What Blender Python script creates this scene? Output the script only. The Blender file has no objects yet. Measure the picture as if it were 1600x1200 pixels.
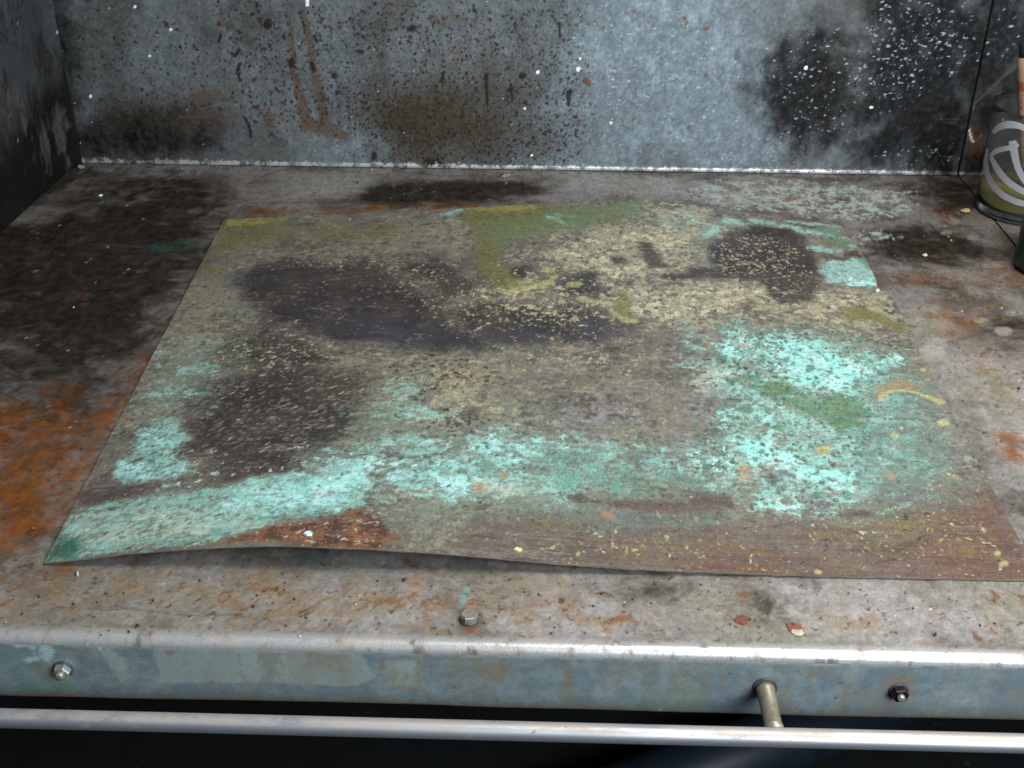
import bpy, bmesh, math
import numpy as np
from mathutils import Vector, Matrix

scene = bpy.context.scene
COL = scene.collection
R = math.radians

# ------------------------------------------------------------------ camera
FPX, HC = 1850.0, 0.54
PITCH, YAW, ROLL = R(30.3), R(1.5), R(0.3)
def cam_axes():
    f = np.array([-math.sin(YAW)*math.cos(PITCH), math.cos(YAW)*math.cos(PITCH), -math.sin(PITCH)])
    r = np.array([math.cos(YAW), math.sin(YAW), 0.0])
    u = np.cross(r, f)
    return (math.cos(ROLL)*r + math.sin(ROLL)*u, -math.sin(ROLL)*r + math.cos(ROLL)*u, f)
CR, CU, CF = cam_axes()
CO = np.array([0.0, 0.0, HC])
cd = bpy.data.cameras.new('camera'); cam = bpy.data.objects.new('camera', cd); COL.objects.link(cam)
cd.sensor_fit = 'HORIZONTAL'; cd.sensor_width = 36.0; cd.lens = 36.0*FPX/1600.0
cd.clip_start = 0.01; cd.clip_end = 50
M3 = np.stack([CR, CU, -CF], axis=1)
mw = np.eye(4); mw[:3, :3] = M3; mw[:3, 3] = CO
cam.matrix_world = Matrix(mw.tolist())
scene.camera = cam

# ------------------------------------------------------------------ light
world = bpy.data.worlds.new('World'); scene.world = world; world.use_nodes = True
bg = world.node_tree.nodes['Background']; bg.inputs[0].default_value = (0.62, 0.78, 1.0, 1); bg.inputs[1].default_value = 0.045
def area(name, loc, target, sx, sy, power, color):
    l = bpy.data.lights.new(name, 'AREA'); l.shape = 'RECTANGLE'; l.size = sx; l.size_y = sy
    l.energy = power; l.color = color
    o = bpy.data.objects.new(name, l); COL.objects.link(o); o.location = loc
    o.rotation_euler = (Vector(target)-Vector(loc)).to_track_quat('-Z', 'Y').to_euler()
    return o
area('overhead_lamp', (0.50, 0.66, 1.08), (0.36, 0.84, 0.0), 0.8, 0.36, 15.5, (1.0, 0.97, 0.92))
area('window_light', (1.02, -0.58, 0.90), (0.30, 1.0, 0.05), 1.1, 0.9, 43.0, (0.84, 0.93, 1.0))
scene.view_settings.view_transform = 'Standard'; scene.view_settings.look = 'None'
scene.view_settings.gamma = 1.0; scene.view_settings.use_curve_mapping = False
scene.view_settings.exposure = 0.0
cy = scene.cycles; cy.max_bounces = 6; cy.diffuse_bounces = 2; cy.glossy_bounces = 2; cy.transmission_bounces = 6; cy.caustics_reflective = False; cy.caustics_refractive = True; cy.sample_clamp_indirect = 3.0

# ------------------------------------------------------------------ measuring: a point of the photograph on a plane of the place
def ray(u, v):
    return CF + ((u-800.0)/FPX)*CR - ((v-600.0)/FPX)*CU
def on_z(u, v, z=0.0):
    d = ray(u, v); t = (z-HC)/d[2]; return CO + t*d
def on_y(u, v, y):
    d = ray(u, v); t = y/d[1]; return CO + t*d
YB = on_z(800, 263)[1]                      # back wall
YF = on_z(800, 1012)[1]                     # front apron
ZA = on_y(800, 1104, YF)[2]                 # bottom of the apron
BEND = 0.0065                               # radius of the front fold
FIL = 0.0045                                # radius of the fold up into the wall

# ------------------------------------------------------------------ smooth noise and outlines as masks
rng = np.random.RandomState(7)
_G = rng.rand(256, 256)
def vnoise(x, y):
    xi = np.floor(x).astype(int); yi = np.floor(y).astype(int); fx = x-xi; fy = y-yi
    fx = fx*fx*(3-2*fx); fy = fy*fy*(3-2*fy)
    a = _G[xi % 256, yi % 256]; b = _G[(xi+1) % 256, yi % 256]
    c = _G[xi % 256, (yi+1) % 256]; d = _G[(xi+1) % 256, (yi+1) % 256]
    return a+(b-a)*fx+(c-a)*fy+(a-b-c+d)*fx*fy
def fbm(x, y, o=4):
    s = 0; a = 0.5
    for i in range(o):
        s = s + a*vnoise(x+17.3*i, y-9.1*i); x = x*2.03; y = y*2.03; a *= 0.5
    return s/(1-0.5**o) - 0.5
def poly_sd(px, py, poly):
    """signed distance to a closed outline, negative inside"""
    d = np.full(px.shape, 1e9); ins = np.zeros(px.shape, bool); n = len(poly)
    for i in range(n):
        ax, ay = poly[i]; bx, by = poly[(i+1) % n]
        ex, ey = bx-ax, by-ay; L = ex*ex+ey*ey+1e-12
        t = np.clip(((px-ax)*ex+(py-ay)*ey)/L, 0, 1)
        d = np.minimum(d, (px-ax-t*ex)**2+(py-ay-t*ey)**2)
        c = ((ay > py) != (by > py)) & (px < (bx-ax)*(py-ay)/(by-ay+1e-12)+ax)
        ins ^= c
    d = np.sqrt(d); return np.where(ins, -d, d)
def E_(cx, cy, rx, ry, a=0, n=20):
    a = R(a); o = []
    for i in range(n):
        t = 2*math.pi*i/n; x = rx*math.cos(t); y = ry*math.sin(t)
        o.append((cx+x*math.cos(a)-y*math.sin(a), cy+x*math.sin(a)+y*math.cos(a)))
    return o
def L_(pts, w):
    """a stroke: centre line with half width, as an outline"""
    p = np.array(pts, float); t = np.gradient(p, axis=0); t /= np.linalg.norm(t, axis=1)[:, None]+1e-9
    nrm = np.stack([-t[:, 1], t[:, 0]], 1)
    w = np.array(w if isinstance(w, (list, tuple)) else [w]*len(p), float)[:, None]
    return [tuple(q) for q in np.concatenate([p+nrm*w, (p-nrm*w)[::-1]])]
def fields(X, Y, to2d, spec, warp=0.006, wscale=0.03):
    """one stain field per layer; the value crosses 0.5 at the outline"""
    X = X.astype(np.float32); Y = Y.astype(np.float32); w3 = wscale*2.2
    sx = X + warp*1.2*fbm(X/wscale, Y/wscale); sy = Y + warp*1.2*fbm(X/wscale+50, Y/wscale+31)
    bx = X + warp*4.5*fbm(X/w3+7, Y/w3, 5); by = Y + warp*4.5*fbm(X/w3-40, Y/w3+11, 5)
    F = {}
    for name, shapes in spec.items():
        v = np.zeros(len(X), np.float32)
        for pts, feather, gain in shapes:
            q = [to2d(*p) for p in pts]
            wx, wy = (sx, sy) if feather < .007 else (bx, by)
            qa = np.array(q); m = feather*1.2+warp*3
            sel = np.where((wx > qa[:, 0].min()-m) & (wx < qa[:, 0].max()+m) & (wy > qa[:, 1].min()-m) & (wy < qa[:, 1].max()+m))[0]
            if len(sel) == 0: continue
            s = np.clip(0.5-poly_sd(wx[sel], wy[sel], q)/feather, 0, 1)
            v[sel] = np.maximum(v[sel], s*gain)
        F[name] = v
    return F
_PR = rng.permutation(256); _PR = np.concatenate([_PR, _PR]).astype(np.int32)
_GA = rng.rand(256)*2*math.pi; _GX = np.cos(_GA).astype(np.float32); _GY = np.sin(_GA).astype(np.float32)
_R1 = rng.rand(256).astype(np.float32); _R2 = rng.rand(256).astype(np.float32); _R3 = rng.rand(256).astype(np.float32); _R4 = rng.rand(256).astype(np.float32)
def perlin(x, y):
    xf = np.floor(x); yf = np.floor(y); xi = xf.astype(np.int32) & 255; yi = yf.astype(np.int32) & 255
    x = (x-xf).astype(np.float32); y = (y-yf).astype(np.float32)
    u = x*x*x*(x*(x*6-15)+10); v = y*y*y*(y*(y*6-15)+10)
    A = _PR[xi]; B = _PR[xi+1]
    h = _PR[A+yi]; a = _GX[h]*x+_GY[h]*y
    h = _PR[B+yi]; b = _GX[h]*(x-1)+_GY[h]*y
    h = _PR[A+((yi+1) & 255)]; c = _GX[h]*x+_GY[h]*(y-1)
    h = _PR[B+((yi+1) & 255)]; d = _GX[h]*(x-1)+_GY[h]*(y-1)
    return (a+u*(b-a))*(1-v)+(c+u*(d-c))*v
def smooth(v, lo, hi):
    t = np.clip((v-lo)/(hi-lo), 0, 1); return t*t*(3-2*t)
def lin3(c):
    c = np.array(c, np.float32)/255; return np.where(c <= .04045, c/12.92, ((c+.055)/1.055)**2.4).astype(np.float32)
class Noise:
    """lazy 2-D noise around 0.5"""
    def __init__(s, P, k, scale, stretch, rot, detail, rough, dist):
        s.P, s.k, s.a, s.full = P, k, (scale, stretch, rot, detail, rough, dist), None
    def at(s, sel=None):
        if s.full is not None: return s.full if sel is None else s.full[sel]
        X, Y = (s.P.X, s.P.Y) if sel is None else (s.P.X[sel], s.P.Y[sel])
        sc, st, rot, det, rg, dist = s.a
        c, n = math.cos(rot), math.sin(rot); x = (X*c-Y*n)*st[0]*sc+s.k*7.31; y = (X*n+Y*c)*st[1]*sc+s.k*3.77
        if dist: x = x+dist*1.5*perlin(x+5.2, y+1.3); y = y+dist*1.5*perlin(x-3.1, y+8.8)
        v = 0; a = 1.0; tot = 0
        for i in range(det+1): v = v+a*perlin(x, y); tot += a*a; a *= rg; x = x*2.0+11.7; y = y*2.0+4.9
        v = (.5+v*(.13/(.25*math.sqrt(tot)))).astype(np.float32)
        if sel is None: s.full = v
        return v
class Cells(Noise):
    """pebbly noise: one random value for each small rounded cell"""
    def at(s, sel=None):
        if s.full is not None: return s.full if sel is None else s.full[sel]
        X, Y = (s.P.X, s.P.Y) if sel is None else (s.P.X[sel], s.P.Y[sel])
        sc, st, rot, wob, amp, _ = s.a
        c, n = math.cos(rot), math.sin(rot); x = (X*c-Y*n)*st[0]*sc+s.k*5.17; y = (X*n+Y*c)*st[1]*sc+s.k*2.93
        if wob: wx = perlin(x*1.6, y*1.6); wy = perlin(x*1.6+9.3, y*1.6-4.4); x = x+wob*wx; y = y+wob*wy
        xi = np.floor(x).astype(np.int32); yi = np.floor(y).astype(np.int32)
        best = np.full(len(x), 9.0, np.float32); r1 = np.zeros(len(x), np.float32)
        for dx in (-1, 0, 1):
            for dy in (-1, 0, 1):
                h = _PR[_PR[(xi+dx) & 255]+((yi+dy) & 255)]
                d = (xi+dx+_R1[h]-x)**2+(yi+dy+_R2[h]-y)**2; m = d < best
                best = np.where(m, d, best); r1 = np.where(m, _R3[h], r1)
        v = (.5+(r1-.5)*amp).astype(np.float32)
        if sel is None: s.full = v
        return v
class Blend:
    def __init__(s, *parts): s.p = parts
    def at(s, sel=None): return .5+sum(w*(n.at(sel)-.5) for n, w in s.p)
class Paint:
    """stains laid over one another on the points of a real surface, measured in metres along it"""
    def __init__(s, X, Y, F, base, rough, metal):
        s.X, s.Y, s.F, s.k = X.astype(np.float32), Y.astype(np.float32), F, 0
        n = len(X); s.col = np.tile(lin3(base), (n, 1)); s.rough = np.full(n, rough, np.float32); s.metal = np.full(n, metal, np.float32); s.h = np.zeros(n, np.float32)
    def noise(s, scale, stretch=(1, 1), rot=0, detail=4, rough=.6, dist=0.0):
        s.k += 1; return Noise(s, s.k, scale, stretch, rot, detail, rough, dist)
    def cells(s, scale, stretch=(1, 1), rot=0, wob=.5, amp=.45):
        s.k += 1; return Cells(s, s.k, scale, stretch, rot, wob, amp, 0)
    def n(s, *a, lo=None, hi=None, **k):
        v = s.noise(*a, **k).at(); return v if lo is None else smooth(v, lo, hi)
    def f(s, f): return s.F[f] if isinstance(f, str) else f
    def mask(s, f, noise, amt, soft=.08, level=.5):
        f = s.f(f); sel = np.where(f > .001)[0]; o = np.zeros(len(f), np.float32)
        if len(sel): o[sel] = smooth(f[sel]+amt*(noise.at(sel)-.5), level-soft, level+soft)*smooth(f[sel], 0, .12)
        return o
    def spots(s, f, scale, rmax=.45, stretch=(1, 1), rot=0, soft=.06, wob=.35, cover=1.0):
        s.k += 1; n = len(s.X); o = np.zeros(n, np.float32)
        fa = np.full(n, f, np.float32) if isinstance(f, float) else s.f(f)
        sel = np.where(fa*cover > .004)[0]
        if not len(sel): return o
        X, Y = s.X[sel], s.Y[sel]; c, q = math.cos(rot), math.sin(rot)
        x = (X*c-Y*q)*stretch[0]*scale+s.k*5.17; y = (X*q+Y*c)*stretch[1]*scale+s.k*2.93
        if wob: wx = perlin(x*1.7, y*1.7); wy = perlin(x*1.7+9.3, y*1.7-4.4); x = x+wob*.7*wx; y = y+wob*.7*wy
        xi = np.floor(x).astype(np.int32); yi = np.floor(y).astype(np.int32)
        best = np.full(len(sel), 9.0, np.float32); r1 = np.zeros(len(sel), np.float32); r2 = np.zeros(len(sel), np.float32)
        for dx in (-1, 0, 1):
            for dy in (-1, 0, 1):
                h = _PR[_PR[(xi+dx) & 255]+((yi+dy) & 255)]
                d = np.hypot(xi+dx+_R1[h]-x, yi+dy+_R2[h]-y); m = d < best
                best = np.where(m, d, best); r1 = np.where(m, _R3[h], r1); r2 = np.where(m, _R4[h], r2)
        rad = rmax*(.25+.75*r2*r2)
        o[sel] = smooth(rad-best, -soft*.2, soft)*(r1 < fa[sel]*cover)
        return o
    def over(s, c, m, op=1.0, h=None, metal=None, rough=None):
        sel = np.where(m > .002)[0]
        if not len(sel): return
        w = (m[sel]*op)
        if isinstance(c[0], (int, float)): cc = lin3(c)[None]
        else:
            t = c[2]; t = t[sel] if isinstance(t, np.ndarray) else t.at(sel)
            cc = lin3(c[0])[None]*(1-t[:, None])+lin3(c[1])[None]*t[:, None]
        s.col[sel] += (cc-s.col[sel])*w[:, None]
        if h is not None: s.h[sel] += m[sel]*h
        if metal is not None: s.metal[sel] += (metal-s.metal[sel])*w
        if rough is not None: s.rough[sel] += (rough-s.rough[sel])*w
    def tint(s, v, lo, hi):
        s.col *= (lo+(hi-lo)*smooth(v, .25, .75))[:, None]
    def bake(s, me, contrast=1.18, pivot=.22):
        n = len(s.X); s.col = pivot*(np.maximum(s.col, .001)/pivot)**contrast     # stronger separation of the stain colours
        a = me.attributes.new('stain', 'FLOAT_COLOR', 'POINT'); a.data.foreach_set('color', np.concatenate([np.clip(s.col, .004, 1), np.ones((n, 1), np.float32)], 1).reshape(-1))
        a = me.attributes.new('finish', 'FLOAT_COLOR', 'POINT'); a.data.foreach_set('color', np.stack([s.rough, s.metal, s.h*.25+.5, np.ones(n, np.float32)], 1).astype(np.float32).reshape(-1))
def stained(name, grain=900, amp=.10, bump=.35, bscale=500, stretch=(1, 1, 1)):
    """node material: stain layers of the surface, procedural grain, wear and relief"""
    m = Mat(name, (128, 128, 128), spec=.16); t = m.n
    a = t.new('ShaderNodeAttribute'); a.attribute_name = 'stain'; m.col = a.outputs['Color']
    b = t.new('ShaderNodeAttribute'); b.attribute_name = 'finish'; sp = t.new('ShaderNodeSeparateColor'); m.l.new(b.outputs['Color'], sp.inputs[0])
    g = m.noise(grain, stretch, detail=3, rough=.8); m.tint(g, 1-amp*2, 1+amp*2)
    m.rough = m.math('ADD', sp.outputs[0], m.math('MULTIPLY', m.math('SUBTRACT', g, .5), .25)); m.metal = sp.outputs[1]
    m.h = m.math('ADD', m.math('MULTIPLY', sp.outputs[2], 4.0), m.math('MULTIPLY', m.noise(bscale, stretch, detail=3, rough=.7), .5))
    return m.done(None, bump, .0006)

# ------------------------------------------------------------------ material builder
def lin(c):
    return tuple(((x/255.0)/12.92 if x/255.0 <= 0.04045 else ((x/255.0+0.055)/1.055)**2.4) for x in c)+(1.0,)
class Mat:
    def __init__(s, name, base, rough=0.5, metal=0.0, spec=0.5):
        s.m = bpy.data.materials.new(name); s.m.use_nodes = True
        s.t = s.m.node_tree; s.n = s.t.nodes; s.l = s.t.links
        s.b = s.n['Principled BSDF']
        s.b.inputs['Roughness'].default_value = rough; s.b.inputs['Metallic'].default_value = metal
        s.b.inputs['Specular IOR Level'].default_value = spec
        s.tc = s.n.new('ShaderNodeTexCoord').outputs['Object']
        s.rough = rough; s.metal = metal; s.h = None
        s.col = s.color(base); s._k = 0
    def put(s, sock, val):
        if hasattr(val, 'links') or hasattr(val, 'is_linked'): s.l.new(val, sock)
        else: sock.default_value = val
    def math(s, op, a, b=0.0, c=None, clamp=False):
        n = s.n.new('ShaderNodeMath'); n.operation = op; n.use_clamp = clamp
        s.put(n.inputs[0], a); s.put(n.inputs[1], b)
        if c is not None: s.put(n.inputs[2], c)
        return n.outputs[0]
    def coord(s, scale=(1, 1, 1), rot=0, off=0, rx=0):
        v = s.tc
        if rot or rx:
            m = s.n.new('ShaderNodeMapping'); m.inputs['Rotation'].default_value = (rx, 0, rot); s.l.new(v, m.inputs[0]); v = m.outputs[0]
        m = s.n.new('ShaderNodeMapping'); m.inputs['Scale'].default_value = scale; m.inputs['Location'].default_value = (off, off*1.7, off*.6)
        s.l.new(v, m.inputs[0]); return m.outputs[0]
    def noise(s, scale, stretch=(1, 1, 1), rot=0, detail=4, rough=0.6, dist=0.0):
        s._k += 1
        n = s.n.new('ShaderNodeTexNoise'); s.l.new(s.coord(stretch, rot, s._k*1.37), n.inputs['Vector'])
        n.inputs['Scale'].default_value = scale; n.inputs['Detail'].default_value = detail
        n.inputs['Roughness'].default_value = rough; n.inputs['Distortion'].default_value = dist
        return n.outputs[0]
    def vor(s, scale, stretch=(1, 1, 1), rot=0, wob=0.0):
        s._k += 1
        v = s.coord(stretch, rot, s._k*0.77)
        if wob:
            n = s.n.new('ShaderNodeTexNoise'); n.inputs['Scale'].default_value = scale*1.6; n.inputs['Detail'].default_value = 2
            s.l.new(v, n.inputs['Vector'])
            k = s.n.new('ShaderNodeVectorMath'); k.operation = 'SUBTRACT'; s.l.new(n.outputs['Color'], k.inputs[0]); k.inputs[1].default_value = (.5, .5, .5)
            k2 = s.n.new('ShaderNodeVectorMath'); k2.operation = 'SCALE'; s.l.new(k.outputs[0], k2.inputs[0]); k2.inputs['Scale'].default_value = wob/scale
            k3 = s.n.new('ShaderNodeVectorMath'); k3.operation = 'ADD'; s.l.new(v, k3.inputs[0]); s.l.new(k2.outputs[0], k3.inputs[1]); v = k3.outputs[0]
        n = s.n.new('ShaderNodeTexVoronoi'); n.inputs['Scale'].default_value = scale; s.l.new(v, n.inputs['Vector'])
        sp = s.n.new('ShaderNodeSeparateColor'); s.l.new(n.outputs['Color'], sp.inputs[0])
        return n.outputs['Distance'], sp.outputs[0], sp.outputs[1]
    def attr(s, name):
        n = s.n.new('ShaderNodeAttribute'); n.attribute_name = name; return n.outputs['Fac']
    def ramp(s, v, lo, hi, a=0.0, b=1.0):
        n = s.n.new('ShaderNodeMapRange'); n.interpolation_type = 'SMOOTHSTEP'
        s.put(n.inputs[0], v); s.put(n.inputs[1], lo); s.put(n.inputs[2], hi); n.inputs[3].default_value = a; n.inputs[4].default_value = b
        return n.outputs[0]
    def mixf(s, a, b, f):
        n = s.n.new('ShaderNodeMix'); n.data_type = 'FLOAT'
        s.put(n.inputs[0], f); s.put(n.inputs[2], a); s.put(n.inputs[3], b); return n.outputs[0]
    def color(s, c, v=None):
        """c: one sRGB colour, or (colour a, colour b, noise socket)"""
        if isinstance(c[0], (int, float)):
            n = s.n.new('ShaderNodeRGB'); n.outputs[0].default_value = lin(c); return n.outputs[0]
        n = s.n.new('ShaderNodeMix'); n.data_type = 'RGBA'
        s.put(n.inputs[0], c[2]); n.inputs[6].default_value = lin(c[0]); n.inputs[7].default_value = lin(c[1])
        return n.outputs[2]
    def mask(s, f, noise, amt, soft=0.08, level=0.5):
        if isinstance(f, str): f = s.attr(f)
        k = s.math('MULTIPLY_ADD', s.math('SUBTRACT', noise, 0.5), amt, f)
        # nothing where the field itself is zero
        v = s.ramp(k, level-soft, level+soft)
        return s.math('MULTIPLY', v, s.ramp(f, 0.0, 0.12))
    def spots(s, f, scale, rmax=0.45, stretch=(1, 1, 1), rot=0, soft=0.06, wob=0.35, cover=1.0):
        """round or stretched droplets, as dense as the field says"""
        d, r1, r2 = s.vor(scale, stretch, rot, wob)
        if isinstance(f, str): f = s.attr(f)
        on = s.math('LESS_THAN', r1, s.math('MULTIPLY', f, cover) if not isinstance(f, float) else f*cover)
        rad = s.math('MULTIPLY_ADD', s.math('MULTIPLY', r2, r2), rmax*0.75, rmax*0.25)
        v = s.ramp(s.math('SUBTRACT', rad, d), -soft*0.2, soft)
        return s.math('MULTIPLY', v, on)
    def over(s, c, m, op=1.0, h=None, metal=None, rough=None):
        c = s.color(c) if isinstance(c, tuple) else c
        mm = s.math('MULTIPLY', m, op)
        n = s.n.new('ShaderNodeMix'); n.data_type = 'RGBA'
        s.l.new(mm, n.inputs[0]); s.l.new(s.col, n.inputs[6]); s.l.new(c, n.inputs[7]); s.col = n.outputs[2]
        if h is not None:
            k = s.math('MULTIPLY', m, h); s.h = k if s.h is None else s.math('ADD', s.h, k)
        if metal is not None: s.metal = s.mixf(s.metal, metal, mm)
        if rough is not None: s.rough = s.mixf(s.rough, rough, mm)
    def tint(s, v, lo, hi):
        """multiply the colour by a value between lo and hi"""
        n = s.n.new('ShaderNodeMix'); n.data_type = 'RGBA'; n.blend_type = 'MULTIPLY'; n.inputs[0].default_value = 1.0
        k = s.ramp(v, 0.25, 0.75, lo, hi)
        cc = s.n.new('ShaderNodeCombineColor')
        for i in range(3): s.l.new(k, cc.inputs[i])
        s.l.new(s.col, n.inputs[6]); s.l.new(cc.outputs[0], n.inputs[7]); s.col = n.outputs[2]
    def done(s, bump=None, strength=0.3, dist=0.001):
        s.put(s.b.inputs['Base Color'], s.col); s.put(s.b.inputs['Roughness'], s.rough); s.put(s.b.inputs['Metallic'], s.metal)
        h = s.h
        if bump is not None: h = bump if h is None else s.math('ADD', h, bump)
        if h is not None:
            b = s.n.new('ShaderNodeBump'); b.inputs['Strength'].default_value = strength; b.inputs['Distance'].default_value = dist
            s.l.new(h, b.inputs['Height']); s.l.new(b.outputs[0], s.b.inputs['Normal'])
        return s.m

# ------------------------------------------------------------------ object helpers
def link(name, me, mat, parent=None, smooth=True, loc=None):
    """world-space mesh -> object; its origin is moved to loc (or its parent's origin)"""
    o = bpy.data.objects.new(name, me); COL.objects.link(o)
    if mat: me.materials.append(mat)
    if smooth: me.polygons.foreach_set('use_smooth', [True]*len(me.polygons))
    if parent is not None:
        o.parent = parent
        inv = Matrix.Translation(-world_loc(parent)); me.transform(inv)
    elif loc is not None:
        me.transform(Matrix.Translation(-Vector(loc))); o.location = loc
    me.update(); return o
def world_loc(o):
    p = Vector(o.location)
    while o.parent: o = o.parent; p += Vector(o.location)
    return p
def thing(name, label, cat, loc=(0, 0, 0), group=None):
    o = bpy.data.objects.new(name, None); COL.objects.link(o); o.location = loc; o.empty_display_size = 0.03
    return tag(o, label, cat, group)
def tag(o, label, cat, group=None):
    o['label'] = label; o['category'] = cat
    if group: o['group'] = group
    return o
def struct(o): o['kind'] = 'structure'; return o
def grid(P):
    """P: (rows, cols, 3) points -> mesh"""
    r, c = P.shape[:2]; me = bpy.data.meshes.new('grid')
    idx = np.arange(r*c).reshape(r, c)
    f = np.stack([idx[:-1, :-1], idx[:-1, 1:], idx[1:, 1:], idx[1:, :-1]], -1).reshape(-1, 4)
    me.vertices.add(r*c); me.vertices.foreach_set('co', P.reshape(-1).astype(np.float32))
    me.loops.add(f.size); me.loops.foreach_set('vertex_index', f.reshape(-1).astype(np.int32))
    me.polygons.add(len(f)); me.polygons.foreach_set('loop_start', (np.arange(len(f))*4).astype(np.int32))
    me.update(calc_edges=True); return me
def from_bm(bm):
    me = bpy.data.meshes.new('part'); bm.to_mesh(me); bm.free(); return me
def lathe(prof, n=48, axis_m=None, closed=True):
    """profile of (radius, height) round Z"""
    bm = bmesh.new(); rings = []
    for r_, z in prof:
        rings.append([bm.verts.new((r_*math.cos(2*math.pi*i/n), r_*math.sin(2*math.pi*i/n), z)) for i in range(n)] if r_ > 1e-7 else [bm.verts.new((0, 0, z))])
    for a, b in zip(rings, rings[1:]):
        for i in range(n):
            j = (i+1) % n
            if len(a) == 1 and len(b) == 1: continue
            if len(a) == 1: bm.faces.new((a[0], b[j], b[i]))
            elif len(b) == 1: bm.faces.new((a[i], a[j], b[0]))
            else: bm.faces.new((a[i], a[j], b[j], b[i]))
    bmesh.ops.recalc_face_normals(bm, faces=bm.faces)
    if axis_m is not None: bmesh.ops.transform(bm, matrix=axis_m, verts=bm.verts)
    return from_bm(bm)

# ================================================================== THE SETTING
# ---- back wall: folded up from the bench, soot, rust drops and pale splashes
XWL = on_z(112, 256)[0]; XWR = on_z(1491, 266)[0]
ZTOP = 0.66
def to_wall(u, v):
    p = on_y(u, v, YB); return (p[0], p[2])
def wall_profile(n=8):
    pr = [(YB-FIL-0.0005, 0.0008)]
    for i in range(n+1):
        a = R(90)*i/n
        pr.append((YB-FIL+FIL*math.sin(a), 0.0008+FIL*(1-math.cos(a))))
    return pr
Z_SEEN = on_y(800, -30, YB)[2]
def wall_mesh(x0, x1, step, zstep):
    xs = np.linspace(x0, x1, int((x1-x0)/step)+2)
    pr = wall_profile(); zs = np.concatenate([np.arange(FIL+0.002, Z_SEEN, zstep), np.arange(Z_SEEN+.003, Z_SEEN+.18, .0035), np.linspace(Z_SEEN+.185, max(ZTOP, Z_SEEN+.3), 6)])
    yz = np.array(pr+[(YB, z) for z in zs])
    P = np.zeros((len(yz), len(xs), 3)); P[..., 0] = xs[None]; P[..., 1] = yz[:, :1]; P[..., 2] = yz[:, 1:]
    P[..., 1] += 0.0025*fbm(P[..., 0]/0.25, P[..., 2]/0.2, 2)*np.clip((P[..., 2]-0.02)/0.05, 0, 1)
    return grid(P), P.reshape(-1, 3)
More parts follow.
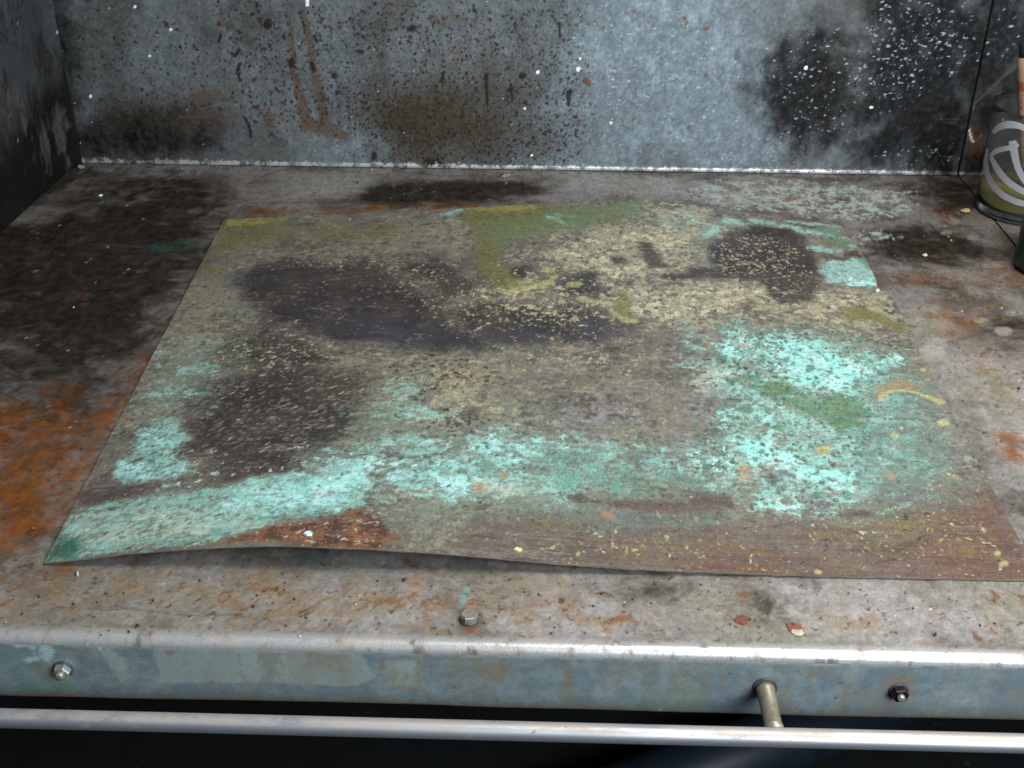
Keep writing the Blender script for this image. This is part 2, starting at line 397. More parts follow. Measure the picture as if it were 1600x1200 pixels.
WALL = {
 'w_dark': [
   (E_(670, 185, 95, 70), .08, 1.0), (E_(720, 200, 80, 50), .07, .9), (E_(720, 150, 130, 60), .10, .6), (E_(840, 215, 60, 45), .06, .55),
   (E_(260, 190, 110, 50), .06, .85), (E_(170, 220, 70, 40), .05, .7), (E_(330, 150, 60, 30), .05, .55)],
 'w_soot_shade': [
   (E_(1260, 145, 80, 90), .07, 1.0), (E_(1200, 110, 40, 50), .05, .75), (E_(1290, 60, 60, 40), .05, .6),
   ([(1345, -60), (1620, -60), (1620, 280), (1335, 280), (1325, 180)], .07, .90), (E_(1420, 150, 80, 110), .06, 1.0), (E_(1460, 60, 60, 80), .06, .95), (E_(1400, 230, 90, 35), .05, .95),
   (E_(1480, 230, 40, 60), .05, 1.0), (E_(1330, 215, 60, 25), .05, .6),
   (E_(170, 230, 60, 35), .06, .65), (E_(260, 205, 90, 28), .05, .7), ([(60, -60), (100, -60), (150, 256), (95, 262)], .05, .85), (E_(220, 215, 130, 45), .07, .8)],  # the slanted band down the left corner is shade, painted with the soot
 'w_dots': [
   ([(330, 0), (900, 0), (905, 140), (890, 262), (560, 258), (520, 200), (360, 200)], .05, .75),
   (E_(830, 195, 80, 75), .05, 1.7), (E_(640, 200, 70, 60), .05, 1.0), (E_(740, 230, 120, 30), .03, 1.2), (E_(1270, 150, 70, 80), .06, .7),
   ([(110, 20), (340, 20), (340, 220), (130, 220)], .06, .42)],
 'w_rust': [
   ([(640, 0), (1110, 0), (1120, 250), (880, 250), (640, 150)], .05, .75), ([(300, 100), (520, 100), (520, 230), (300, 230)], .04, .6)],
 'w_fleck': [
   ([(890, 0), (1110, 0), (1150, 120), (1130, 240), (920, 240), (900, 120)], .08, .50),
   (E_(1430, 60, 90, 60), .04, 1.0), (E_(1390, 110, 70, 60), .04, .85), (E_(1430, 240, 70, 16), .03, .85), (E_(1280, 130, 80, 90), .05, .45),
   (E_(1170, 240, 60, 25), .04, .6)],
 'w_blue': [([(890, -60), (1180, -60), (1170, 120), (1210, 230), (1120, 262), (900, 262), (880, 140)], .20, 1.0),
   (E_(560, 225, 60, 30), .05, .6)],
 'w_drip': [
   (L_([(452, 25), (455, 60), (458, 110), (470, 155), (482, 205)], [2, 4, 5, 8, 11]), .004, 1.0),
   (L_([(472, 15), (482, 60), (488, 105), (502, 150), (508, 200)], [6, 6, 6, 6, 10]), .004, 1.0),
   (L_([(482, 195), (510, 200), (545, 215)], [10, 14, 6]), .006, .8),
   (L_([(396, 165), (410, 180), (424, 200)], [2, 4, 3]), .005, .8), (L_([(400, 80), (386, 120), (378, 160)], [2, 1.5, 1]), .003, .8),
   (L_([(280, 183), (315, 184), (345, 180), (354, 168)], [2, 3, 3, 2]), .004, .85), (E_(320, 150, 22, 12), .010, .7),
   (E_(350, 40, 16, 14), .012, .6), (E_(430, 185, 22, 16), .012, .55), (E_(605, 15, 30, 18), .02, .45), (E_(700, 25, 40, 18), .02, .5)],
 'w_black': [
   (L_([(345, 52), (343, 68)], [2.5, 2]), .003, 1.0), (L_([(376, 98), (371, 112), (375, 128)], [3.5, 2.5, 2]), .003, 1.0),
   (L_([(365, 92), (376, 76)], [2, 3]), .003, 1.0), (L_([(380, 180), (388, 195), (393, 215)], [2, 3, 2]), .004, 1.0),
   (L_([(489, 55), (495, 68)], [3, 3]), .004, 1.0), (L_([(484, 95), (492, 112)], [3, 4]), .005, 1.0),
   (E_(417, 37, 7, 9), .004, 1.0), (E_(455, 98, 5, 8), .004, 1.0), (E_(523, 118, 5, 5), .003, 1.0),
   (L_([(740, 8), (740, 20)], 2), .003, 1.0), (L_([(761, 115), (762, 165)], [3, 2]), .003, 1.0), (L_([(798, 130), (800, 160)], [3, 1.5]), .003, 1.0),
   (L_([(873, 35), (876, 60)], [3, 2]), .003, 1.0), (L_([(692, 112), (693, 125)], 2.5), .003, 1.0), (E_(644, 45, 8, 5), .004, 1.0),
   (E_(817, 118, 6, 6), .004, 1.0), (L_([(891, 140), (888, 165)], [5, 3]), .004, 1.0), (E_(670, 250, 16, 8), .008, .9), (E_(562, 80, 8, 4), .004, .9),
   (E_(585, 243, 5, 7), .004, 1.0), (E_(1215, 125, 5, 4), .003, 1.0), (E_(1318, 173, 4, 4), .003, 1.0), (E_(1292, 178, 6, 4), .003, 1.0)],
 'w_white': [
   (L_([(481, -6), (481, 10)], [3, 2.5]), .002, 1.0), (E_(904, 108, 3.5, 3.5), .0015, 1.0), (E_(841, 114, 2.5, 3), .0015, 1.0), (E_(831, 242, 2.2, 2.2), .0015, 1.0),
   (E_(820, 170, 2, 2), .0015, 1.0), (E_(906, 92, 2, 2), .0015, 1.0), (E_(232, 88, 2, 2), .0015, 1.0), (E_(141, 151, 2.5, 3), .0015, .9),
   (E_(267, 45, 2.2, 2.2), .0015, .9), (E_(212, 12, 2.5, 3), .0015, .8), (E_(1259, 106, 3, 3), .0015, 1.0), (E_(1361, 168, 3, 2), .0015, 1.0), (E_(955, 191, 2, 2), .0015, 1.0)],
}
def paint_wall(X, Z, spec):
    m = Paint(X, Z, fields(X, Z, to_wall, spec, warp=.004, wscale=.025), (120, 126, 129), .46, .30); F = m.F
    n1 = m.n(9, (1, .6), detail=5); n2 = m.n(60, detail=5, rough=.7); n3 = m.n(240, detail=3, rough=.7)
    m.over((96, 97, 95), smooth(n1, .40, .62), .7)
    bl = smooth(F['w_blue'], .0, 1.0)  # cool reflected light right of centre, put into the wall colour
    m.over((132, 145, 153), bl, .85)
    m.over((150, 166, 175), bl*m.n(26, (1, .6), detail=5, rough=.7, lo=.5, hi=.66), .6)
    m.tint(n2, .86, 1.12); m.tint(n3, .88, 1.10); m.tint(m.cells(230).at(), .90, 1.09); m.tint(m.n(40, (1, .4), detail=4), .96, 1.04)
    d = F['w_dark']*smooth(n2*.5+m.n(150, detail=4, rough=.75)*.5, .36, .62)
    m.over((76, 65, 46), smooth(F['w_dark'], .15, 1.0), .80, metal=0, rough=.7)
    m.over((56, 49, 39), smooth(d, .05, .9), .55, metal=0, rough=.7)
    sn = m.noise(30, (1, .8), detail=7, rough=.68, dist=.12); s_ = m.mask('w_soot_shade', sn, 1.1, .50, .52)
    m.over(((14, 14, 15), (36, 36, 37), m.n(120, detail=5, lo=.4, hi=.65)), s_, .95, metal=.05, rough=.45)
    m.over((78, 80, 82), s_*m.n(75, (1, .8), detail=5, rough=.75, lo=.58, hi=.72), .4)
    m.over((96, 80, 66), m.mask('w_drip', m.noise(110, detail=4), .8, .25), .70, metal=0, rough=.6)
    dn = m.noise(26, detail=2)
    m.over((96, 80, 66), m.mask('w_drip', m.cells(170), 2.4, .2, 1.0), .5, metal=0)
    m.over(((40, 40, 48), (66, 46, 40), m.n(26, detail=1, lo=.4, hi=.62)), m.spots('w_dots', 125, .36, (1, .85), soft=.14, wob=.7, cover=.80), .85, h=.4, metal=0)
    m.over(((36, 40, 54), (74, 46, 40), m.n(20, detail=1, lo=.45, hi=.55)), m.spots('w_dots', 78, .24, (1, .8), soft=.10, wob=.7, cover=.5), .82, h=.5, metal=0)
    m.over((40, 37, 37), m.spots('w_dots', 200, .46, (1, .9), soft=.14, wob=.7, cover=1.2), .82, metal=0)
    m.over((60, 56, 54), m.spots('w_dots', 330, .48, soft=.16, wob=.7, cover=1.3), .65, metal=0)
    m.over(((100, 60, 46), (142, 98, 64), m.noise(30, detail=1)), m.spots('w_rust', 85, .25, soft=.10, wob=.5, cover=.5), .85, h=.5, metal=0)
    m.over(((92, 58, 46), (150, 112, 76), m.noise(30, detail=1)), m.spots('w_rust', 150, .30, soft=.12, wob=.6, cover=.55), .75, h=.4, metal=0)
    m.over((40, 38, 40), m.mask('w_black', m.noise(260, detail=2), .6, .3), .85, metal=0)
    m.over((176, 196, 202), m.spots('w_fleck', 165, .34, (1, 1.5), soft=.18, wob=.8, cover=.8), .75, h=.4, metal=0)
    m.over((188, 206, 210), m.spots('w_fleck', 100, .24, (1, 1.7), soft=.14, wob=.8, cover=.6), .80, h=.5, metal=0)
    m.over((150, 196, 200), m.mask(F['w_fleck']*.62*smooth(F['w_blue'], 0, .5), m.noise(110, (1, .7), detail=5, rough=.75), 1.9, .2, .80), .6, metal=0)
    m.over((225, 232, 236), m.spots(0.015, 150, .2, soft=.08, wob=.2), .9, metal=0)
    m.over((236, 240, 244), m.mask('w_white', m.noise(400), .1, .2), 1.0, metal=0)
    m.over((170, 185, 192), m.n(10, (1, 30), detail=3, lo=.80, hi=.84), .10)
    # highlight on the fold at the foot, painted as paler, shinier metal
    m.over((200, 200, 200), smooth(Z+.0022*(m.n(120, (1, 1), detail=4, rough=.8)-.5)*6, FIL*1.2, FIL*.6)*m.n(60, detail=5, rough=.8, lo=.34, hi=.56)*(1-.9*s_), .8, metal=.6, rough=.40)
    return m
MW = stained('sooty_zinc', 700, .06, .22, 400)
me, co = wall_mesh(XWL-0.02, XWR-0.002, 0.0011, .0012)
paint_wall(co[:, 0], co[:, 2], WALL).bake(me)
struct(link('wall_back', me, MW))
# next panel beyond the upright joint
WALLR = {k: [] for k in WALL}
WALLR['w_soot_shade'] = [([(1480, -80), (1750, -80), (1750, 280), (1480, 280)], .08, .93)]
WALLR['w_fleck'] = [(E_(1560, 30, 60, 60), .05, .55)]
WALLR['w_drip'] = [(E_(1525, 222, 24, 24), .03, .8), (L_([(1519, 163), (1600, 90), (1640, 52)], 1.2), .002, 1.0)]
WALLR['w_white'] = [(L_([(1514, 201), (1522, 224)], [1.2, 1.6]), .002, .75)]
me, co = wall_mesh(XWR+0.001, XWR+0.42, 0.002, .002)
paint_wall(co[:, 0], co[:, 2], WALLR).bake(me)
struct(link('wall_back', me, MW))
# a backing strip behind the joint so the gap is dark and closed
def box_bm(bm, c, s, rot=None):
    m = Matrix.Translation(c) @ (rot.to_4x4() if rot is not None else Matrix()) @ Matrix.Diagonal((s[0], s[1], s[2], 1))
    return bmesh.ops.create_cube(bm, size=1.0, matrix=m)['verts']
m = Mat('dark_gap', (22, 22, 22), .8); m.tint(m.noise(60), .7, 1.1); M_GAP = m.done()
bm = bmesh.new(); box_bm(bm, (XWR, YB+0.009, ZTOP/2), (0.05, 0.006, ZTOP)); struct(link('wall_joint', from_bm(bm), M_GAP, smooth=False))

# ---- left wall, running from the corner towards the front
PL0 = on_z(118, 258); PL1 = on_z(0, 366)
dl = (PL1-PL0)/np.linalg.norm(PL1-PL0)
Lw = 0.62
s_ = np.linspace(0, Lw, 220); zz = np.concatenate([[0.001, .004], np.linspace(.010, ZTOP, 220)])
P = np.zeros((len(zz), len(s_), 3))
P[..., :2] = PL0[None, None, :2]+dl[None, None, :2]*s_[None, :, None]; P[..., 2] = zz[:, None]
P[..., 0] -= 0.002*fbm(P[..., 1]/0.2, P[..., 2]/0.2, 2)
P[..., 0] += 0.010*np.exp(-s_[None, :]/0.012)      # rounded into the corner
me = grid(P[:, ::-1]); 
co = P[:, ::-1].reshape(-1, 3); SD = np.tile(s_[::-1], len(zz))
soot_shade = np.clip(1.10-co[:, 2]/0.13+.5*np.exp(-SD/.04)+0.9*fbm(co[:, 1]/.12, co[:, 2]/.2), 0, 1).astype(np.float32)  # soot with painted shade: darker towards the foot and into the corner
m = Paint(SD, co[:, 2], {'s': soot_shade}, (80, 82, 84), .5, .3)
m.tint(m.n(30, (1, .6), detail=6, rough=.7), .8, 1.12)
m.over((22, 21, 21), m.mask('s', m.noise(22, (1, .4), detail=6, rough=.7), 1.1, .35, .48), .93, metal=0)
m.over((112, 110, 106), m.n(16, (1, .5), detail=6, rough=.7, lo=.54, hi=.72), .5)
m.over((40, 37, 34), m.n(40, (1, .4), detail=6, rough=.75, lo=.58, hi=.70), .6)
m.over((36, 34, 34), m.spots(.4, 120, .3, (1, .8), soft=.14, wob=.9), .6)
m.over((235, 235, 235), m.spots(0.012, 130, .18, wob=.2), .7, metal=0)
m.bake(me)
struct(link('wall_left', me, stained('sooty_shaded_panel', 500, .09, .35, 300)))

# ---- floor far below, and the dark back of the space under the bench
m = Mat('dark_floor', (17, 20, 19), .8); m.tint(m.noise(18, detail=6), .6, 1.3); m.over((60, 66, 64), m.spots(.12, 40, .25, wob=.8), .5)
FZ = -0.86
bm = bmesh.new(); box_bm(bm, (0, 1.0, FZ-0.02), (6, 6, 0.04)); struct(link('floor', from_bm(bm), m.done(m.noise(90), .3), smooth=False))
m = Mat('dark_panel', (16, 16, 17), .8); m.tint(m.noise(20), .7, 1.2)
bm = bmesh.new(); box_bm(bm, (0, YB+0.08, FZ/2-0.02), (3.2, 0.02, -FZ-0.05)); struct(link('wall_under_bench', from_bm(bm), m.done(), smooth=False))

# ================================================================== THE BENCH
bench = thing('workbench', 'stained steel workbench with folded front apron and round front rail', 'workbench', (0.0, float((YB+YF)/2), FZ))
def to_top(u, v):
    p = on_z(u, v, 0); return (p[0], p[1])
TOP = {
 't_soot': [
   ([(-80, 370), (60, 340), (180, 280), (340, 285), (345, 350), (250, 540), (190, 600), (90, 630), (-80, 640)], .14, .80), ([(110, 262), (330, 262), (340, 330), (60, 350)], .09, .66),
   ([(0, 370), (60, 350), (140, 330), (250, 300), (340, 290), (345, 340), (320, 400), (290, 450), (240, 520), (190, 560), (120, 585), (60, 570), (20, 520), (-60, 530), (-80, 400)], .09, 1.0),
   ([(-80, 380), (60, 345), (110, 360), (60, 440), (-80, 480)], .05, .9), ([(30, 540), (100, 510), (170, 540), (140, 590), (60, 590)], .05, .9),
   ([(540, 300), (590, 285), (700, 278), (820, 280), (850, 300), (780, 316), (640, 322), (560, 318)], .045, 1.0),
   ([(180, 290), (330, 280), (360, 310), (240, 330)], .05, .8), ([(60, 262), (130, 258), (120, 290), (40, 340), (-20, 390), (-60, 360)], .05, 1.0), (E_(200, 275, 120, 22), .05, .55),
   ([(1345, 360), (1420, 345), (1500, 365), (1560, 400), (1500, 420), (1420, 410), (1360, 395)], .05, 1.0),
   ([(1400, 430), (1500, 440), (1560, 470), (1460, 470)], .05, .6), ([(1380, 285), (1500, 270), (1540, 330), (1480, 350)], .06, .75),
   ([(1590, 780), (1640, 780), (1640, 840)], .02, .8), (E_(1590, 520, 50, 30), .04, .6),
   (E_(1000, 918, 75, 26), .05, .60), (E_(1205, 925, 55, 20), .05, .64), ([(1040, 270), (1500, 275), (1500, 285), (1040, 278)], .02, .4)],
 't_rust': [
   ([(-60, 640), (60, 610), (120, 640), (180, 620), (235, 560), (250, 580), (180, 700), (120, 800), (60, 850), (-60, 850)], .10, .95),
   ([(70, 630), (130, 600), (110, 720), (60, 790), (20, 740)], .04, 1.0),
   (E_(1575, 700, 16, 30, -20), .025, 1.0), (E_(1430, 440, 60, 14), .04, .55), (E_(1500, 500, 50, 22), .05, .5), (E_(1570, 420, 40, 25), .05, .5),
   ([(560, 322), (740, 314), (745, 324), (560, 332)], .016, .62), ([(380, 325), (560, 318), (560, 334), (380, 338)], .015, .55),
   ([(60, 352), (240, 318), (240, 326), (80, 365)], .02, .6), (E_(1480, 330, 30, 10), .02, .6), (E_(1230, 320, 60, 10), .03, .4)],
 't_ochre': [
   ([(-60, 860), (60, 870), (300, 900), (420, 880), (560, 900), (700, 920), (800, 900), (930, 905), (930, 980), (700, 1000), (420, 990), (200, 950), (-60, 990)], .05, .75),
   (E_(620, 940, 120, 40), .05, .95), (E_(60, 890, 90, 25), .04, .95), (E_(275, 890, 40, 12), .03, .95), (E_(860, 950, 70, 40), .05, .75),
   (E_(950, 970, 60, 26), .03, .8), (E_(1320, 970, 90, 25), .03, .65), (E_(1565, 985, 16, 34, -10), .02, .8), (E_(1430, 960, 40, 14), .02, .6),
   ([(1440, 480), (1600, 480), (1620, 640), (1500, 620)], .06, .6), ([(1420, 400), (1600, 420), (1620, 500), (1440, 480)], .06, .6)],
 't_splash': [
   ([(1090, 285), (1200, 280), (1300, 285), (1430, 300), (1420, 335), (1330, 345), (1240, 335), (1140, 325), (1060, 312)], .045, 1.0),
   (E_(1360, 370, 50, 14), .025, .7), (E_(1470, 355, 30, 14), .03, .45)],
 't_clean': [
   ([(1470, 560), (1640, 560), (1640, 760), (1560, 740)], .06, .9), ([(900, 890), (1640, 905), (1640, 1010), (1200, 1005), (900, 985)], .05, .85),
   ([(1415, 490), (1470, 480), (1510, 520), (1480, 560), (1440, 560)], .025, .8), ([(-60, 890), (900, 895), (900, 1005), (-60, 995)], .05, .8),
   ([(430, 268), (600, 268), (560, 300), (420, 310)], .03, .8), ([(880, 272), (1080, 275), (1060, 300), (880, 300)], .03, .7), (E_(250, 268, 120, 9), .02, .6), (E_(20, 620, 50, 60), .06, .6),
   (E_(160, 520, 60, 20), .04, .4)],
 't_scab': [(E_(1160, 969, 12, 8), .003, 1.0), (E_(1241, 980, 12, 8), .003, 1.0), (E_(970, 967, 12, 6), .006, .8), (E_(1165, 933, 8, 10), .006, .8), (E_(735, 984, 8, 5), .003, .8)],
 't_film': [(L_([(716, 950), (727, 932), (733, 918)], [3, 7, 4]), .003, 1.0), (L_([(690, 940), (697, 920)], [1.5, 3]), .003, .9), (E_(100, 800, 30, 20), .02, .0)],
 't_teal': [(E_(255, 385, 25, 8), .02, .9), (E_(290, 378, 16, 5), .02, .8), (E_(700, 872, 40, 6), .015, .9), (E_(460, 868, 40, 6), .015, .8)],
 't_ring': [(E_(1570, 518, 14, 7), .004, 1.0), (E_(1455, 552, 24, 14), .005, .9), (E_(1580, 490, 10, 5), .004, .9), (E_(1492, 345, 11, 5), .003, .8), (E_(1520, 370, 10, 4), .003, .8), (E_(1478, 362, 9, 4), .003, .7), (E_(1535, 500, 12, 5), .004, .7)],
 't_stain': [(E_(733, 972, 24, 13), .010, .9), (E_(700, 940, 30, 22), .02, .5)],
 't_line': [(L_([(40, 948), (200, 953), (390, 962)], .8), .0015, 1.0), (L_([(1520, 627), (1600, 640)], .9), .0015, .9), (L_([(380, 318), (480, 315), (600, 318), (700, 322)], [1, 1.5, 2, 1]), .006, .9)],
}
def paint_top(X, Y):
    m = Paint(X, Y, fields(X, Y, to_top, TOP, warp=.006, wscale=.03), (146, 142, 138), .38, .40); F = m.F
    n1 = m.n(14, detail=6, rough=.7); n2 = m.n(70, (1, 1.1), detail=6, rough=.75); n3 = m.n(260, detail=3, rough=.7)
    m.over((106, 101, 96), smooth(n1, .42, .66), .8)
    c_ = m.noise(11, detail=6, rough=.7)
    m.over(((172, 168, 166), (160, 156, 146), m.n(8, detail=3, lo=.4, hi=.6)), m.mask('t_clean', c_, .7, .4, .45), .8)
    m.tint(n2, .84, 1.11); m.tint(n3, .88, 1.10); m.tint(m.cells(210).at(), .94, 1.05)
    m.over((104, 88, 62), m.n(34, (1, 1.2), detail=7, rough=.78, lo=.52, hi=.68)*.75, .45, metal=.05)
    o_ = m.mask('t_ochre', m.noise(48, (1, 1.1), detail=7, rough=.8), 2.0, .30, .70)
    m.over(((128, 106, 72), (134, 102, 60), m.noise(60)), o_, .52, metal=.05, rough=.65)
    m.over((116, 82, 44), m.mask('t_ochre', m.noise(110, (.6, 1.1), rot=-.9, detail=4, rough=.75), 2.2, .15, 1.0), .60, metal=0)
    m.over((72, 60, 48), m.spots('t_ochre', 150, .36, soft=.14, wob=.9, cover=.6), .7, metal=0)
    r_ = m.mask('t_rust', m.noise(26, detail=7, rough=.75), 1.4, .46, .52)
    m.over(((124, 74, 26), (96, 60, 30), m.n(45, detail=6, rough=.7, lo=.35, hi=.65)), r_, .92, metal=0, rough=.75)
    m.over((142, 92, 36), r_*m.n(70, detail=6, rough=.75, lo=.54, hi=.68), .6)
    m.over((88, 82, 72), r_*m.n(40, detail=6, rough=.75, lo=.56, hi=.68), .65)
    s_ = m.mask('t_soot', m.noise(24, (1, 1.3), detail=7, rough=.72, dist=.5), 1.1, .46, .50)
    m.over(((25, 22, 19), (52, 45, 37), m.n(80, detail=5, lo=.4, hi=.65)), s_, .93, metal=.0, rough=.55)
    m.over((60, 48, 34), s_*m.n(30, (1, 1.4), detail=6, rough=.7, lo=.54, hi=.66), .6)
    sp = m.mask('t_splash', m.noise(90, detail=5, rough=.75), 1.3, .16, .62)
    hole = m.spots('t_splash', 50, .55, soft=.12, wob=.4, cover=.8); hole2 = m.spots('t_splash', 110, .5, soft=.15, wob=.5, cover=1.2)
    sp = sp*(1-np.maximum(hole, hole2*.85))*m.n(60, detail=5, rough=.7, lo=.36, hi=.55)
    m.over(((166, 158, 150), (156, 182, 176), m.noise(22, detail=3)), sp, .85, h=.3, metal=0, rough=.7)
    m.over((150, 142, 132), m.spots(.32, 46, .26, soft=.1)*m.n(6, detail=2, lo=.52, hi=.62), .5)
    m.over((160, 152, 143), m.mask('t_ring', m.noise(140, detail=4), .9, .35), .5, metal=0)
    m.over((120, 150, 148), m.mask('t_film', m.noise(150, detail=4), .7, .2), .75, metal=0)
    m.over((54, 96, 90), m.mask('t_teal', m.noise(60, detail=5), 1.4, .4), .5, metal=0)
    m.over((84, 66, 54), m.mask('t_line', m.noise(90, detail=3), .5, .25), .6, metal=0)
    m.over((88, 74, 58), m.mask('t_stain', m.noise(90, detail=5), 1.0, .4), .7, metal=0)
    m.over(((112, 74, 52), (132, 90, 62), m.noise(160)), m.mask('t_scab', m.noise(140, detail=5), 1.2, .3), .8, h=.5, metal=0, rough=.8)
    m.over((64, 50, 38), m.spots(.36, 115, .28, soft=.1, wob=.9), .7, h=.2, metal=0)
    m.over((50, 44, 40), m.spots(.22, 200, .34, soft=.1, wob=.9), .7, h=.2, metal=0)
    m.over((110, 70, 40), m.spots(.5, 85, .28, (1, .8), rot=-.5, soft=.1, wob=.9)*m.n(9, detail=2, lo=.46, hi=.56), .7, h=.2, metal=0)
    m.over((200, 198, 190), m.spots(.03, 120, .18, soft=.1, wob=.3), .9, h=.4, metal=0)
    m.over((120, 116, 110), m.n(14, (1, 14), detail=4, lo=.74, hi=.84)*(1-s_), .15)
    # painted highlight: pale, smoother metal along the front fold
    m.over((206, 206, 206), smooth(Y, YF+BEND*1.9, YF+BEND*.8)*m.n(60, detail=5, rough=.75, lo=.22, hi=.50), .85, metal=.65, rough=.36)
    lipz = smooth(Y, YF+BEND*1.9, YF+BEND*.8)
    m.over((126, 104, 80), lipz*m.spots(.5, 130, .34, soft=.16, wob=.9)*m.n(14, lo=.42, hi=.6), .8, metal=.1, rough=.6)
    m.over((150, 140, 126), lipz*m.n(50, (1, 1), detail=5, rough=.8, lo=.56, hi=.68), .6, metal=.2, rough=.55)
    return m
MT = stained('stained_steel', 800, .06, .15, 450)
GA = on_z(1490, 267); GB = on_z(1600, 400)                 # the joint beside the glass
gslope = (GB[0]-GA[0])/(GB[1]-GA[1])
def gap_x(y): return GA[0]+(y-GA[1])*gslope
XTL = PL1[0]-0.55
ys = [YF+BEND]
while ys[-1] < YB-FIL: ys.append(ys[-1]+.0011*(ys[-1]/YF)**1.5)
ys = np.array(ys+[YB-FIL+0.004])
def top_mesh(xl, xr, fold, step):
    L0, L1 = xl(ys[-1]), xr(ys[-1])
    xa = [L0]
    while xa[-1] < L1: xa.append(xa[-1]+(step if abs(xa[-1]) < .36 else step*1.5 if abs(xa[-1]) < .62 else .02))
    a = (np.array(xa)-L0)/(xa[-1]-L0)
    P = np.zeros((len(ys), len(a), 3)); P[..., 1] = ys[:, None]
    X0 = np.array([xl(y) for y in ys]); X1 = np.array([xr(y) for y in ys]); P[..., 0] = X0[:, None]+(X1-X0)[:, None]*a[None]
    P[..., 2] = 0.0022*fbm(P[..., 0]/.22, P[..., 1]/.18, 2)*np.clip((P[..., 1]-YF-.01)/.06, 0, 1)*np.clip((YB-.02-P[..., 1])/.06, 0, 1)-0.0005
    if fold:
        rows = []
        for i in range(12, 0, -1):
            t = R(90)*i/12; row = P[0].copy(); row[:, 1] = YF+BEND-BEND*math.sin(t); row[:, 2] = P[0][:, 2]-BEND+BEND*math.cos(t)
            row[:, 1] += 0.0006*fbm(row[:, 0]/.05, row[:, 0]*0+3, 3); rows.append(row)
        last = rows[0].copy(); last[:, 2] -= .0004; P = np.concatenate([np.array([last]+rows), P])
    me = grid(P); co = P.reshape(-1, 3); paint_top(co[:, 0], co[:, 1]).bake(me); return me
XR_ALL = GB[0]+0.9
link('worktop', top_mesh(lambda y: XTL, lambda y: gap_x(y), True, .0011), MT, bench)
link('side_worktop', top_mesh(lambda y: gap_x(y)+0.0022, lambda y: XR_ALL, True, .003), MT, bench)
bm = bmesh.new()
q = [(gap_x(y)+dx, y, -0.006) for y, dx in ((YF+.02, -.02), (YF+.02, .03), (YB, .03), (YB, -.02))]
bm.faces.new([bm.verts.new(p) for p in q]); me = from_bm(bm); link('joint_channel', me, M_GAP, bench, smooth=False)

# ---- apron
APR = {
 'a_wash': [([(240, 1015), (300, 1008), (420, 1012), (560, 1020), (590, 1060), (560, 1075), (400, 1068), (250, 1068)], .006, 1.0), ([(600, 1030), (650, 1030), (655, 1075), (605, 1075)], .006, .9),
   (L_([(160, 1015), (185, 1040), (200, 1065)], [8, 16, 12]), .006, .8), ([(1460, 1075), (1530, 1075), (1535, 1125), (1455, 1125)], .008, .55), (E_(1340, 1060, 40, 30), .02, .5), ([(900, 1040), (985, 1045), (980, 1110), (905, 1100)], .02, .5), (E_(1075, 1070, 40, 26), .02, .5)],
 'a_film': [(E_(68, 1017, 16, 10), .010, 1.0), (E_(50, 1012, 10, 6), .008, .9), (E_(48, 1031, 14, 3.5), .004, .9), (E_(30, 1007, 14, 4), .004, .7), (L_([(155, 1008), (157, 1018)], [3, 1.5]), .003, .8), (L_([(1032, 1108), (1034, 1116)], [1.5, 1]), .002, 1.0)],
 'a_brown': [(E_(775, 1045, 22, 16), .012, .9), (L_([(885, 1030), (890, 1060), (880, 1080)], [10, 8, 6]), .01, .8), (E_(1404, 1075, 26, 22), .016, 1.0), (E_(1390, 1100, 14, 10), .01, .8), ([(-60, 1076), (1700, 1122), (1700, 1130), (-60, 1088)], .006, .8),
   (L_([(596, 1030), (597, 1052)], [7, 6]), .006, .6), (E_(265, 1018, 6, 5), .004, 1.0), (E_(1560, 1070, 40, 20), .03, .6), (E_(1190, 1070, 30, 20), .012, .6), (E_(1270, 1050, 60, 20), .03, .55)],
 'a_green': [(E_(60, 1065, 60, 14), .025, .9), (E_(40, 1022, 50, 24), .02, .5), (E_(1040, 1095, 60, 20), .03, .7), (E_(420, 1020, 60, 10), .02, .4)],
}
def paint_apron(X, Z):
    m = Paint(X, Z, fields(X, Z, to_apr, APR, warp=.002, wscale=.015), (134, 147, 150), .34, .28)
    n1 = m.n(16, (1, .7), detail=5); n2 = m.n(90, detail=5, rough=.7)
    m.over((142, 154, 156), smooth(n1, .42, .62), .6); m.tint(n2, .86, 1.12)
    m.over((120, 136, 146), m.n(11, detail=3, lo=.5, hi=.62), .6)
    fw = m.F['a_wash']; m.over((164, 168, 158), m.mask('a_wash', m.noise(60, detail=5, rough=.7), .9, .35), .50, metal=.05, rough=.5)
    m.over((84, 96, 102), np.exp(-((fw-.42)/.14)**2)*(fw > .02), .15)
    m.over((116, 142, 128), m.mask('a_green', m.noise(40, detail=5), .9, .35), .6, metal=.1)
    m.over((132, 112, 88), m.mask('a_brown', m.noise(60, detail=5, rough=.7), .9, .3), .65, metal=.05, rough=.6)
    m.over((132, 124, 106), m.n(30, (1, .45), detail=6, rough=.75, lo=.54, hi=.66), .5, metal=.1)
    m.over((176, 204, 210), m.mask('a_film', m.noise(120, detail=5, rough=.75), 1.4, .3), .55, metal=0, rough=.6)
    m.over((50, 48, 50), m.spots(.10, 90, .2, wob=.5), .8, metal=0)
    m.over((80, 88, 92), m.n(14, (1, 30), detail=4, lo=.78, hi=.84), .2)
    m.over((140, 132, 108), m.n(22, (1, .18), detail=4, lo=.56, hi=.70), .28)
    m.over((206, 208, 210), smooth(Z, -BEND-.004, -BEND)*m.n(60, detail=5, rough=.75, lo=.3, hi=.55), .6, metal=.5, rough=.36)  # painted fold highlight, carried onto the top of the apron
    return m
MA = stained('blue_grey_apron', 600, .06, .25, 300)
xs = np.arange(XTL, XR_ALL, .0016); zs = np.linspace(-BEND-.0009, ZA, 46)
P = np.zeros((len(zs)+4, len(xs), 3)); P[..., 0] = xs[None]
